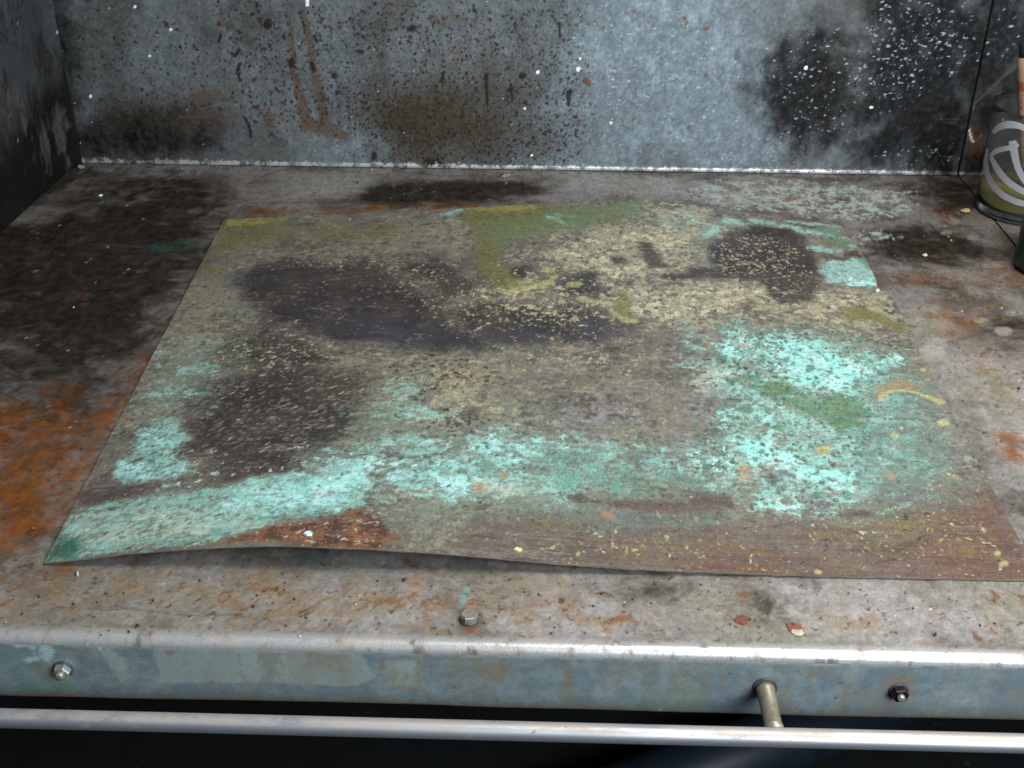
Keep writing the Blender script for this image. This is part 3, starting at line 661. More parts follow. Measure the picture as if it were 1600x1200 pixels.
P[:len(zs), :, 1] = YF+.0006*fbm(xs/.05, xs*0+3, 3)[None]; P[:len(zs), :, 2] = zs[:, None]
for k in range(4):                                          # hem turned back under
    t = R(90)*(k+1)/4; P[len(zs)+k, :, 1] = YF+.003*(1-math.cos(t)) + (.012 if k == 3 else 0); P[len(zs)+k, :, 2] = ZA-.003*math.sin(t)
P[:, :, 2] += .0016*fbm(xs/.12, xs*0+9, 3)[None]*np.linspace(0, 1, len(P))[:, None]
P[:, :, 1] += (.0025*fbm(xs/.15, xs*0+5, 3)[None]*np.clip(np.linspace(0, 1.4, len(P)), 0, 1)[:, None])
me = grid(P[::-1]); co = P[::-1].reshape(-1, 3)
def to_apr(u, v):
    p = on_y(u, v, YF); return (p[0], p[2])
paint_apron(co[:, 0], co[:, 2]).bake(me)
link('front_apron', me, MA, bench)
# legs and frame that carry the bench, in the dark
m = Mat('frame_steel', (60, 62, 64), .5, .4); m.tint(m.noise(30), .8, 1.1); MFR = m.done()
for x in (XTL+.06, XR_ALL-.06):
    for y in (YF+.06, YB-.05):
        bm = bmesh.new(); box_bm(bm, (x, y, (FZ-.03)/2), (.04, .04, -FZ-.03)); link('leg', from_bm(bm), MFR, bench, smooth=False)

# ---- rail on stand-off posts
m = Mat('brushed_tube', (196, 198, 204), .42, .8)
n = m.noise(20, (1, 8, 8), detail=5); m.tint(n, .9, 1.05)
m.over((120, 104, 86), m.ramp(m.noise(45, (.7, 1, 1), detail=6, rough=.75), .60, .68), .55, metal=.2, rough=.5)
m.over((96, 84, 74), m.spots(.4, 110, .26, wob=.9), .7, metal=.2, rough=.5)
m.over((120, 150, 150), m.spots(.12, 90, .24, wob=.9), .6, metal=.1, rough=.6)
zr = m.n.new('ShaderNodeSeparateXYZ'); m.l.new(m.tc, zr.inputs[0])
pA = on_y(1195, 1073, YF)                                   # hole of the post
pc = on_z(1208, 1152, pA[2]-0.001)                          # middle of the rail in front of it
RR = 0.0062
topside = m.ramp(zr.outputs[2], pc[2]-FZ+RR*.45, pc[2]-FZ+RR*.85)
m.over((168, 156, 144), m.math('MULTIPLY', topside, m.ramp(m.noise(40, (.5, 1, 1), detail=6, rough=.75), .34, .58)), .75, metal=.15, rough=.55)
MR = m.done(m.noise(120, (1, 6, 6)), .12, .0004)
YR = pc[1]
def tube_x(x0, x1, y, z, r, n=28, seg=60):
    xs = np.linspace(x0, x1, seg); t = np.linspace(0, 2*math.pi, n+1)
    P = np.zeros((n+1, seg, 3)); P[..., 0] = xs[None]; P[..., 1] = y+r*np.cos(t)[:, None]; P[..., 2] = z+r*np.sin(t)[:, None]
    P[..., 2] += .0008*fbm(xs/.3, xs*0, 2)[None]
    return grid(P[::-1])
link('front_rail', tube_x(XTL+.02, XR_ALL-.02, YR, pc[2], RR), MR, bench)
m = Mat('dull_brass_post', (158, 148, 130), .40, .55)
m.tint(m.noise(60, detail=5), .75, 1.1); m.over((96, 80, 60), m.ramp(m.noise(90, detail=5), .52, .62), .5, metal=.3); MP = m.done(m.noise(140), .2, .0004)
m = Mat('grimy_washer', (78, 88, 94), .5, .3); m.tint(m.noise(90), .7, 1.2); MWS = m.done()
def along_y(p): return Matrix.Translation(p) @ Matrix.Rotation(R(90), 4, 'X')      # local +Z -> -Y
for x in (pA[0], pA[0]-1.05, pA[0]+.62):
    Lp = YF-YR-RR+.002
    o = link('rail_post', lathe([(0, -.004), (.0058, -.004), (.0060, .002), (.0063, .0025), (.0063, .005), (.0058, .006), (.0058, Lp-.006), (.0064, Lp-.003), (.0064, Lp), (0, Lp)], 24, along_y((x, YF, pA[2]))), MP, bench)
    link('washer', lathe([(.0035, .0002), (.0080, .0002), (.0080, .0006), (.0076, .0008), (.0035, .0008)], 28, along_y((x, YF-.0006, pA[2]))), MWS, o)

# ---- hexagon bolts
m = Mat('bolt_zinc', (170, 166, 158), .32, .5); m.tint(m.noise(160, detail=5), .75, 1.1); m.over((110, 92, 68), m.ramp(m.noise(120, detail=5), .54, .64), .5, metal=.2); MBZ = m.done(m.noise(200), .2, .0003)
m = Mat('bolt_black', (38, 34, 40), .35, .5); m.tint(m.noise(160), .7, 1.2); MBB = m.done()
def hexa(r, h, ch, mtx):
    bm = bmesh.new(); rings = []
    for rr, z in ((r, 0), (r, h-ch), (r*.88, h)):
        rings.append([bm.verts.new((rr*math.cos(R(60*i+8)), rr*math.sin(R(60*i+8)), z)) for i in range(6)])
    for a, b in zip(rings, rings[1:]):
        for i in range(6): bm.faces.new((a[i], a[(i+1) % 6], b[(i+1) % 6], b[i]))
    bm.faces.new(rings[-1]); bm.faces.new(rings[0][::-1])
    bmesh.ops.transform(bm, matrix=mtx, verts=bm.verts); return from_bm(bm)
def bolt(mtx, mat, r, h, stud, studr, wash, smat=None):
    o = link('bolt', hexa(r, h, h*.2, mtx @ Matrix.Translation((0, 0, .001))), mat, bench, smooth=False)
    link('washer', lathe([(r*.6, -.0004), (wash, -.0004), (wash, .0008), (wash*.94, .0011), (r*.6, .0011)], 28, mtx), MWS, o)
    if stud: link('stud', lathe([(0, 0), (studr, 0), (studr, stud*.35), (studr*.93, stud*.4), (studr, stud*.5), (studr*.93, stud*.6), (studr, stud*.7), (studr, stud*.92), (studr*.8, stud), (0, stud)], 20, mtx), smat or mat, o)
    return o
pb = on_z(733, 968); bolt(Matrix.Translation((pb[0], pb[1], 0)), MBZ, .0060, .0044, 0, 0, .0066)
pb = on_y(99, 1045, YF); bolt(along_y((pb[0], YF, pb[2])), MBZ, .0060, .0046, .0088, .0030, .0068)
pb = on_y(1404, 1079, YF); bolt(along_y((pb[0], YF, pb[2])), MBB, .0058, .0050, .0085, .0026, .0066, MBZ)

# ================================================================== THE SHEET
def on_vplane(u, v, A, B):
    """ray meets the upright plane through A and B"""
    d = ray(u, v); e = B-A; nrm = np.array([-e[1], e[0], 0.0]); t = ((A-CO)@nrm)/(d@nrm); return CO+t*d
def resample(pts, n, e=1.0):
    p = np.array(pts); s = np.concatenate([[0], np.cumsum(np.linalg.norm(np.diff(p[:, :2], axis=0), axis=1))]); s /= s[-1]
    t = np.linspace(0, 1, n)**e; return np.stack([np.interp(t, s, p[:, k]) for k in range(3)], 1)
def smooth_z(p, k):
    z = p[:, 2].copy()
    for _ in range(k): z[1:-1] = (z[:-2]+2*z[1:-1]+z[2:])/4
    p[:, 2] = z; return p
NS, NT = 960, 470
fA, fB = on_z(68, 880, .0016), on_z(1630, 907, .0016)
front = [on_vplane(u, v, fA, fB) for u, v in ((68, 880), (130, 874), (200, 865), (300, 857), (420, 852.5), (560, 857), (700, 866), (850, 879.5), (1000, 890), (1200, 898), (1400, 902.5), (1630, 907))]
bA, bB = on_z(350, 343, .0016), on_z(1313, 352, .0016)
back = []
for u, v in ((350, 343), (455, 338), (600, 332), (700, 327), (755, 323), (860, 318), (950, 313), (1000, 311), (1040, 313), (1100, 322), (1170, 333), (1230, 341), (1265, 346), (1313, 352)):
    z = on_vplane(u, v, bA, bB)[2]; back.append(on_z(u, v, .0016+(z-.0016)*.5))
left = [on_z(u, v, .0016) for u, v in ((68, 880), (148, 728), (230, 571), (292, 454), (350, 343))]
right = [on_z(u, v, .0016) for u, v in ((1630, 907), (1603, 862), (1560, 782), (1515, 697), (1470, 612), (1436, 548), (1411, 497), (1396, 466), (1384, 455), (1371, 450), (1369, 438), (1360, 419), (1353, 405), (1345, 394), (1336, 380), (1328, 366), (1313, 352))]
fr, bk = smooth_z(resample(front, NS), 300), smooth_z(resample(back, NS), 300)
lf, rt = resample(left, NT, 1.28), resample(right, NT, 1.28)
for e_, k_ in ((fr, 3.0), (bk, 9.0), (lf, 5.0), (rt, 7.0)):
    u_ = np.arange(len(e_))*.0009; w_ = np.sin(np.linspace(0, np.pi, len(e_)))**.3
    e_[:, 1] += .0016*fbm(u_/.012+k_, u_*0+k_, 4)*w_; e_[:, 0] += .0012*fbm(u_/.010-k_, u_*0+k_*2, 4)*w_
s = np.linspace(0, 1, NS)[None, :, None]; t = (np.linspace(0, 1, NT)**1.28)[:, None, None]         # closer rows towards the front
P = (1-t)*fr[None]+t*bk[None]+(1-s)*lf[:, None]+s*rt[:, None] - ((1-s)*(1-t)*fr[0]+s*(1-t)*fr[-1]+(1-s)*t*bk[0]+s*t*bk[-1])
T = t[..., 0]; zf = fr[:, 2]-.0016; zb = bk[:, 2]-.0016
P[..., 2] = .0016+zf[None]*(1-T)**2.4+zb[None]*T**2.2+.0012*(fbm(P[..., 0]/.18, P[..., 1]/.15, 2)+.25)*np.sin(np.pi*T)
SP = P.reshape(-1, 3)
rel = SP-CO; zc = rel@CF; SU = 800+FPX*(rel@CR)/zc; SV = 600-FPX*(rel@CU)/zc
def to_sheet(u, v):
    """where a measured point lies on the curved sheet: height taken from the nearest part of it"""
    z = SP[np.argmin((SU-u)**2+(SV-v)**2), 2]; p = on_z(u, v, z); return (p[0], p[1])
SHEET = {
 'c_brown': [  # bare brown copper along the front
   ([(560, 850), (620, 800), (700, 815), (820, 795), (950, 800), (1100, 800), (1330, 800), (1440, 790), (1500, 770), (1560, 760), (1640, 860), (1640, 930), (1000, 930), (600, 880)], .05, 1.0)],
 'c_red': [([(1470, 800), (1530, 772), (1560, 775), (1640, 870), (1640, 930), (1500, 930), (1440, 880), (1420, 850)], .05, 1.0), ([(1050, 850), (1200, 860), (1500, 870), (1500, 930), (1000, 930)], .06, .7), (E_(960, 860, 60, 20), .04, .4)],
 'c_orange': [([(395, 832), (440, 822), (500, 812), (560, 792), (575, 790), (605, 830), (620, 842), (560, 850), (480, 846), (420, 845)], .008, 1.0), (L_([(330, 849), (400, 838), (470, 846), (600, 852)], [3, 9, 8, 6]), .010, .75), (E_(195, 665, 10, 26, 25), .02, .6), (E_(1329, 358, 10, 9, 40), .006, 1.0), (E_(1340, 402, 16, 7, 25), .006, .95), (E_(1378, 446, 8, 9), .006, .9)],
 'c_grey': [([(600, 800), (700, 790), (740, 800), (720, 840), (690, 860), (620, 850)], .03, .9), (E_(660, 845, 60, 12), .02, .7)],
 'c_tan': [  # lighter tan ground
   ([(290, 440), (360, 420), (370, 500), (350, 560), (280, 540), (250, 560)], .06, .8), ([(520, 545), (760, 545), (800, 580), (780, 640), (640, 660), (520, 640), (480, 600)], .06, .8), ([(640, 345), (760, 350), (720, 390), (520, 400), (400, 400), (560, 370)], .05, .6)],
 'c_cream': [
   ([(880, 370), (940, 350), (1000, 350), (1060, 345), (1100, 380), (1080, 425), (1000, 440), (960, 470), (900, 440), (850, 420), (820, 400)], .05, 1.0),
   ([(1000, 320), (1060, 318), (1130, 330), (1110, 380), (1060, 400), (1030, 370)], .04, .85),
   ([(930, 470), (1000, 440), (1080, 440), (1180, 442), (1280, 448), (1400, 460), (1414, 505), (1330, 500), (1250, 480), (1150, 490), (1080, 520), (1010, 500), (960, 500)], .04, 1.0),
   ([(780, 430), (840, 425), (860, 440), (830, 465), (780, 465)], .02, .95), ([(1150, 460), (1410, 465), (1420, 530), (1330, 520), (1200, 505), (1130, 500)], .05, .8), (E_(760, 500, 80, 20), .04, .55),
   ([(640, 570), (760, 570), (760, 640), (690, 680), (650, 640)], .05, .75)],
 'c_dark': [
   ([(380, 430), (405, 415), (450, 405), (520, 408), (575, 410), (640, 440), (690, 480), (720, 512), (770, 525), (740, 545), (660, 542), (590, 535), (520, 525), (470, 512), (420, 500), (385, 465)], .040, 1.0),
   ([(600, 400), (700, 395), (740, 420), (740, 460), (690, 470), (640, 430)], .04, .75),
   ([(690, 480), (770, 470), (850, 480), (910, 470), (940, 490), (975, 505), (950, 530), (850, 535), (740, 535)], .04, .85),
   ([(870, 425), (930, 430), (950, 455), (930, 470), (890, 465)], .03, .85), ([(790, 415), (830, 415), (825, 435), (795, 435)], .02, .7),
   ([(295, 655), (330, 610), (400, 580), (470, 575), (560, 590), (575, 625), (545, 670), (480, 725), (420, 750), (350, 740), (310, 700)], .055, 1.0),
   ([(340, 545), (400, 525), (470, 530), (530, 550), (520, 575), (440, 580), (370, 575)], .04, .85),
   ([(1112, 385), (1135, 365), (1180, 352), (1240, 358), (1270, 390), (1283, 435), (1245, 440), (1190, 432), (1140, 432), (1110, 410)], .016, 1.0), ([(1075, 420), (1180, 422), (1280, 440), (1265, 470), (1215, 475), (1190, 440), (1078, 434)], .014, .95),
   ([(992, 382), (1010, 380), (1030, 400), (1045, 418), (1015, 420), (1005, 400)], .010, .95), ([(945, 402), (985, 405), (980, 415), (950, 412)], .010, .6), (L_([(1035, 432), (1080, 432), (1130, 434)], [2, 5, 3]), .008, .8),
   ([(1030, 545), (1090, 540), (1100, 580), (1050, 600), (1010, 570)], .05, .55), ([(930, 535), (990, 540), (985, 570), (940, 560)], .03, .5)],
 'c_plum': [
   ([(884, 768), (950, 778), (1050, 780), (1120, 768), (1148, 775), (1150, 795), (1080, 800), (960, 790), (900, 780)], .012, 1.0), (E_(1278, 785, 30, 12), .015, .8), (E_(1332, 798, 26, 7), .012, .9),
   ([(1330, 852), (1440, 840), (1450, 855), (1400, 866), (1330, 860)], .02, .9), ([(1520, 770), (1545, 763), (1570, 800), (1545, 775)], .015, 1.0),
   ([(565, 790), (580, 792), (600, 815), (612, 835), (590, 835), (570, 805)], .010, .85), ([(128, 772), (150, 758), (240, 754), (255, 757), (200, 772), (160, 784), (130, 786)], .008, 1.0), ([(150, 745), (180, 732), (172, 758), (152, 758)], .006, .8),
   ([(1190, 735), (1240, 740), (1250, 758), (1200, 760)], .012, .7), ([(640, 745), (680, 748), (670, 760), (620, 758)], .012, .7), (E_(660, 708, 60, 7), .015, .7), (E_(1020, 720, 60, 10), .03, .4), ([(1285, 398), (1318, 402), (1318, 390), (1345, 392), (1322, 408), (1290, 406)], .003, 1.0)],
 'c_navy': [([(500, 490), (600, 495), (720, 520), (840, 515), (930, 490), (960, 510), (900, 535), (760, 545), (620, 545), (520, 525)], .05, .9), (E_(410, 430, 30, 14), .03, .8), (E_(915, 450, 30, 14), .02, .8)],
 'c_olive': [
   ([(330, 380), (345, 345), (460, 338), (480, 372), (420, 380), (370, 390), (310, 430)], .04, .75), ([(305, 425), (340, 412), (356, 420), (330, 428), (304, 432)], .02, .95), ([(440, 352), (520, 350), (640, 350), (620, 380), (480, 385)], .04, .6),
   ([(722, 330), (760, 324), (860, 322), (900, 330), (890, 350), (840, 352), (800, 360), (745, 362), (720, 350)], .025, 1.0),
   ([(740, 360), (790, 370), (785, 405), (815, 440), (790, 456), (765, 445), (750, 410)], .018, .95), (E_(787, 438, 26, 14, 20), .008, 1.0),
   ([(1306, 486), (1330, 480), (1360, 482), (1385, 494), (1420, 508), (1422, 522), (1390, 514), (1360, 500), (1330, 500)], .010, 1.0), ([(955, 460), (980, 455), (995, 480), (990, 500), (965, 490)], .014, .85), ([(880, 590), (940, 580), (950, 600), (900, 610)], .03, .6)],
 'c_lime': [(L_([(748, 328), (800, 325), (832, 323)], [4, 6, 4]), .010, .9), (L_([(352, 348), (395, 346), (452, 342)], [6, 7, 4]), .010, .75)],
 'c_green': [
   ([(840, 335), (900, 322), (1000, 312), (1010, 335), (950, 350), (880, 365), (830, 365), (780, 385), (745, 375), (760, 350)], .03, 1.0), (E_(770, 350, 30, 10), .02, .5)],
 'c_teal': [
   ([(95, 835), (120, 800), (160, 785), (230, 770), (300, 768), (340, 766), (400, 745), (480, 730), (560, 712), (600, 706), (604, 720), (590, 745), (570, 782), (550, 790), (470, 808), (400, 830), (340, 845), (250, 858), (150, 868), (60, 884)], .010, 1.0),
   ([(215, 690), (235, 655), (270, 650), (290, 660), (296, 690), (265, 710), (290, 740), (240, 754), (190, 757), (165, 740), (195, 705)], .016, .95),
   ([(235, 600), (260, 545), (330, 535), (360, 545), (330, 590), (300, 640), (240, 650), (220, 650)], .06, .50),
   ([(560, 640), (620, 600), (660, 590), (690, 640), (670, 665), (560, 660)], .05, .62), ([(540, 700), (600, 670), (700, 690), (760, 670), (860, 680), (960, 690), (1060, 705), (1075, 740), (960, 755), (900, 770), (860, 790), (740, 780), (600, 790), (596, 750), (606, 710)], .04, .82),
   ([(480, 705), (560, 695), (600, 705), (560, 722), (470, 738)], .03, .7),
   ([(1115, 508), (1160, 512), (1200, 520), (1290, 522), (1370, 550), (1410, 590), (1440, 640), (1450, 700), (1420, 760), (1360, 795), (1280, 790), (1200, 780), (1130, 770), (1070, 730), (1110, 690), (1130, 640), (1110, 590), (1085, 575)], .05, .80),
   ([(1090, 360), (1120, 352), (1120, 370), (1095, 375)], .012, .9), ([(1130, 340), (1165, 345), (1160, 352), (1130, 350)], .010, .9),
   (L_([(1170, 345), (1230, 353), (1290, 366), (1338, 388)], [3, 4, 5, 4]), .012, .85), (L_([(1230, 344), (1285, 350), (1312, 356)], [2, 3, 3]), .010, .75), (L_([(1262, 384), (1300, 394), (1335, 392)], [4, 4, 3]), .010, .85), ([(1282, 410), (1300, 404), (1322, 408), (1330, 403), (1358, 412), (1368, 428), (1372, 444), (1360, 446), (1362, 452), (1330, 448), (1318, 441), (1296, 442), (1290, 430)], .012, 1.0),
   (L_([(694, 336), (712, 334), (730, 328)], [2, 4, 2]), .010, .85), (L_([(702, 346), (718, 344)], [2, 2]), .008, .8), (L_([(848, 339), (866, 342), (886, 352)], [2, 4, 2]), .008, .95), (L_([(866, 336), (895, 338)], [2, 2]), .008, .7), (E_(1070, 340, 40, 14), .03, .45), ([(1060, 500), (1080, 500), (1080, 560), (1060, 560)], .02, .5)],
 'c_bright': [
   ([(330, 790), (400, 760), (480, 745), (560, 725), (598, 710), (585, 750), (560, 775), (470, 795), (400, 800), (340, 800)], .03, 1.0), (E_(230, 740, 50, 16), .03, .9), (E_(250, 690, 30, 22), .03, .8), (E_(700, 740, 100, 30), .05, .6), (E_(800, 700, 80, 20), .05, .6),
   ([(1190, 520), (1260, 530), (1340, 575), (1400, 560), (1330, 610), (1240, 600), (1190, 570)], .03, 1.0), (E_(1145, 540, 26, 20), .02, .8), (E_(1180, 655, 60, 14), .03, .8), ([(1140, 690), (1210, 690), (1260, 720), (1330, 745), (1320, 765), (1230, 750), (1150, 710)], .02, 1.0), (E_(1230, 790, 50, 8), .02, .9),
   (E_(1342, 440, 26, 9), .015, .9), (E_(722, 755, 14, 12), .008, 1.0), (E_(1090, 720, 60, 20), .04, .5), (E_(700, 700, 60, 10), .04, .4)],
 'c_pale': [([(110, 830), (180, 800), (270, 790), (340, 800), (420, 800), (360, 830), (260, 850), (150, 858)], .03, .62), (E_(210, 800, 60, 8), .03, .5), (E_(780, 765, 50, 12), .02, .8), (E_(1110, 590, 30, 16), .03, .8), (E_(640, 775, 40, 12), .02, .5), (E_(860, 600, 200, 60), .1, .0)],
 'c_deep': [
   ([(60, 884), (100, 832), (115, 835), (130, 850), (118, 868), (100, 876)], .010, 1.0), (L_([(180, 862), (280, 848), (360, 830), (450, 810), (560, 786)], [6, 7, 7, 6, 4]), .014, .75),
   ([(780, 715), (900, 700), (1000, 705), (1100, 715), (1080, 755), (960, 770), (860, 765), (780, 745)], .05, .85), ([(820, 790), (960, 795), (1060, 805), (1160, 805), (1100, 825), (960, 830), (900, 815)], .03, .6), (E_(975, 805, 40, 14), .015, .7),
   ([(1300, 660), (1380, 640), (1420, 690), (1370, 740), (1310, 710)], .05, .8), (E_(1170, 545, 26, 12), .015, .8), (E_(758, 740, 26, 14, -20), .012, .9), (E_(1080, 745, 40, 12), .03, .7), (E_(1120, 690, 30, 20), .03, .5), ([(1275, 352), (1310, 354), (1300, 368), (1270, 362)], .008, .9), (E_(1358, 412, 18, 7, 25), .008, .9)],
 'c_moss': [([(1175, 592), (1200, 600), (1222, 594), (1250, 612), (1285, 628), (1278, 648), (1240, 640), (1214, 628), (1190, 622)], .02, 1.0), ([(1278, 640), (1290, 622), (1312, 614), (1338, 620), (1344, 636), (1364, 650), (1340, 655), (1350, 668), (1328, 668), (1310, 676), (1296, 660)], .0065, 1.0), (E_(1165, 640, 14, 5), .005, .9), (E_(1185, 652, 8, 4), .004, .9), (E_(1150, 628, 8, 4), .004, .8), (E_(1215, 668, 9, 4), .004, .8), (E_(1210, 660, 40, 8), .02, .5), (E_(1300, 375, 26, 8, 15), .012, .8)],
 'd_dark': [(E_(690, 580, 70, 26), .04, .8), ([(690, 640), (760, 650), (750, 685), (700, 690), (660, 660)], .02, 1.0), (E_(660, 600, 60, 20), .04, .6), (E_(1160, 570, 60, 30), .04, .5)],
 'd_cream': [(E_(430, 555, 90, 28), .04, .9), ([(680, 450), (900, 440), (970, 490), (900, 520), (740, 510)], .05, .95), (E_(1180, 400, 70, 36), .03, 1.0), (E_(1240, 440, 40, 26), .03, .6), ([(600, 800), (580, 795), (440, 825), (400, 845), (600, 850)], .02, .5), (E_(660, 430, 60, 30), .04, .6), (E_(560, 410, 120, 8), .02, .6), ([(640, 440), (720, 500), (700, 510), (630, 450)], .02, .7), (E_(900, 560, 120, 30), .06, .5)],
 'd_streak': [([(290, 640), (340, 600), (470, 580), (600, 580), (580, 640), (500, 720), (420, 750), (330, 745)], .05, 1.0), ([(100, 850), (160, 790), (120, 790)], .02, .5)],
 'd_scratch': [([(90, 860), (170, 790), (300, 775), (420, 770), (300, 840), (150, 870)], .03, .9), (E_(340, 600, 60, 40), .05, .6), (E_(230, 720, 50, 40), .03, .5)],
 'd_teal': [([(1110, 505), (1420, 530), (1380, 640), (1340, 780), (1120, 770), (1070, 700), (1120, 600)], .04, 1.0), (E_(260, 700, 50, 50), .03, .35), (E_(700, 700, 200, 60), .06, .4)],
 'd_flake': [(E_(320, 735, 70, 24), .03, .8), (E_(500, 720, 60, 22), .03, .8), (E_(460, 745, 40, 12), .02, .6), (E_(620, 720, 60, 14), .03, .5), (E_(1130, 720, 60, 20), .03, .8)],
 'd_yellow': [([(1240, 810), (1360, 800), (1480, 790), (1560, 830), (1600, 880), (1500, 880), (1380, 870), (1240, 850)], .04, 1.0), ([(830, 815), (1010, 820), (1120, 820), (1250, 840), (1250, 890), (900, 885), (800, 860)], .04, .75), (E_(1500, 760, 40, 40), .03, .6), (E_(1440, 650, 30, 60), .04, .4)],
 'd_hole': [(E_(1250, 745, 70, 22, 22), .02, 1.0), (E_(1290, 765, 40, 12), .02, .8)],
 'c_drop': [(E_(1472, 660, 9, 5.5), .003, 1.0), (E_(1398, 680, 7, 5.5), .003, .9), (E_(1287, 704, 15, 8), .004, .9), (E_(1441, 578, 5, 3), .002, 1.0), (E_(1447, 592, 4, 2.5), .002, .9), (L_([(1376, 621), (1388, 613), (1410, 610), (1430, 614), (1455, 621), (1477, 630)], [4.5, 2, 1.5, 2, 3, 4.5]), .003, 1.0), (E_(1380, 619, 9, 6), .003, 1.0),
   (E_(809, 859, 5, 4), .002, 1.0), (L_([(770, 454), (790, 458), (812, 450)], [2, 3, 2]), .004, .9), (E_(898, 445, 14, 5), .004, .8), (E_(914, 467, 14, 5, 10), .004, .9), (L_([(812, 452), (838, 446), (860, 440), (872, 430)], [3, 5, 5, 3]), .005, .95), (E_(858, 422, 14, 5), .005, .8), (L_([(955, 485), (975, 500), (996, 502)], [3, 5, 3]), .004, .9), (E_(897, 498, 5, 4), .002, 1.0), (E_(1280, 893, 5, 3), .002, 1.0), (E_(1565, 880, 9, 6), .004, .9), (E_(1557, 863, 6, 4), .003, .9), (E_(1040, 838, 4, 3), .002, 1.0), (E_(990, 858, 4, 3.5), .002, 1.0), (E_(978, 860, 2, 9), .002, .9), (E_(955, 845, 2.2, 9), .002, .9), (E_(903, 866, 3, 4), .002, 1.0)],
 'c_tail': [([(1370, 605), (1400, 592), (1425, 598), (1432, 612), (1390, 614), (1372, 620)], .004, 1.0)],
 'c_peach': [(E_(745, 760, 8, 6), .003, 1.0), (E_(790, 743, 7, 5), .004, .7), (E_(945, 805, 16, 9, 15), .008, .7), (E_(1160, 540, 8, 4), .003, .8), (E_(1390, 745, 9, 5), .004, .6), (E_(1165, 740, 18, 14), .01, .6)],
 'c_corner': [([(50, 890), (98, 832), (112, 834), (122, 846), (118, 862), (105, 876)], .016, 1.0)],
 'c_wash': [([(230, 600), (270, 520), (300, 440), (370, 420), (370, 520), (330, 600), (300, 680), (200, 720)], .08, .95), ([(420, 700), (560, 600), (640, 560), (800, 580), (900, 650), (1060, 660), (1130, 560), (1100, 500), (1300, 500), (1440, 560), (1500, 740), (1330, 810), (900, 830), (640, 850), (590, 790), (470, 750)], .09, .72), ([(1000, 320), (1140, 335), (1110, 420), (1050, 430)], .06, .7), ([(640, 340), (730, 330), (740, 380), (640, 380)], .05, .8)],
 'c_film': [([(1330, 590), (1420, 570), (1470, 640), (1500, 720), (1520, 770), (1440, 800), (1360, 800), (1320, 740), (1360, 690)], .06, .9), ([(800, 790), (960, 795), (1160, 805), (1100, 825), (900, 820)], .03, .6), ([(620, 800), (820, 790), (820, 815), (640, 840)], .03, .5), ([(1000, 700), (1130, 760), (1060, 765)], .03, .5)],
 'd_big': [([(790, 410), (880, 415), (960, 430), (1000, 470), (930, 505), (840, 500), (760, 480), (700, 470)], .03, .9), (E_(860, 550, 80, 20), .04, .5)],
 'c_mauve': [(E_(1100, 620, 60, 40), .08, .7), (E_(940, 650, 80, 40), .08, .6), (E_(1050, 690, 40, 20), .04, .5), (E_(1180, 700, 60, 20), .04, .5), (E_(640, 710, 60, 14), .03, .6), (E_(1100, 560, 30, 20), .04, .5)],
}
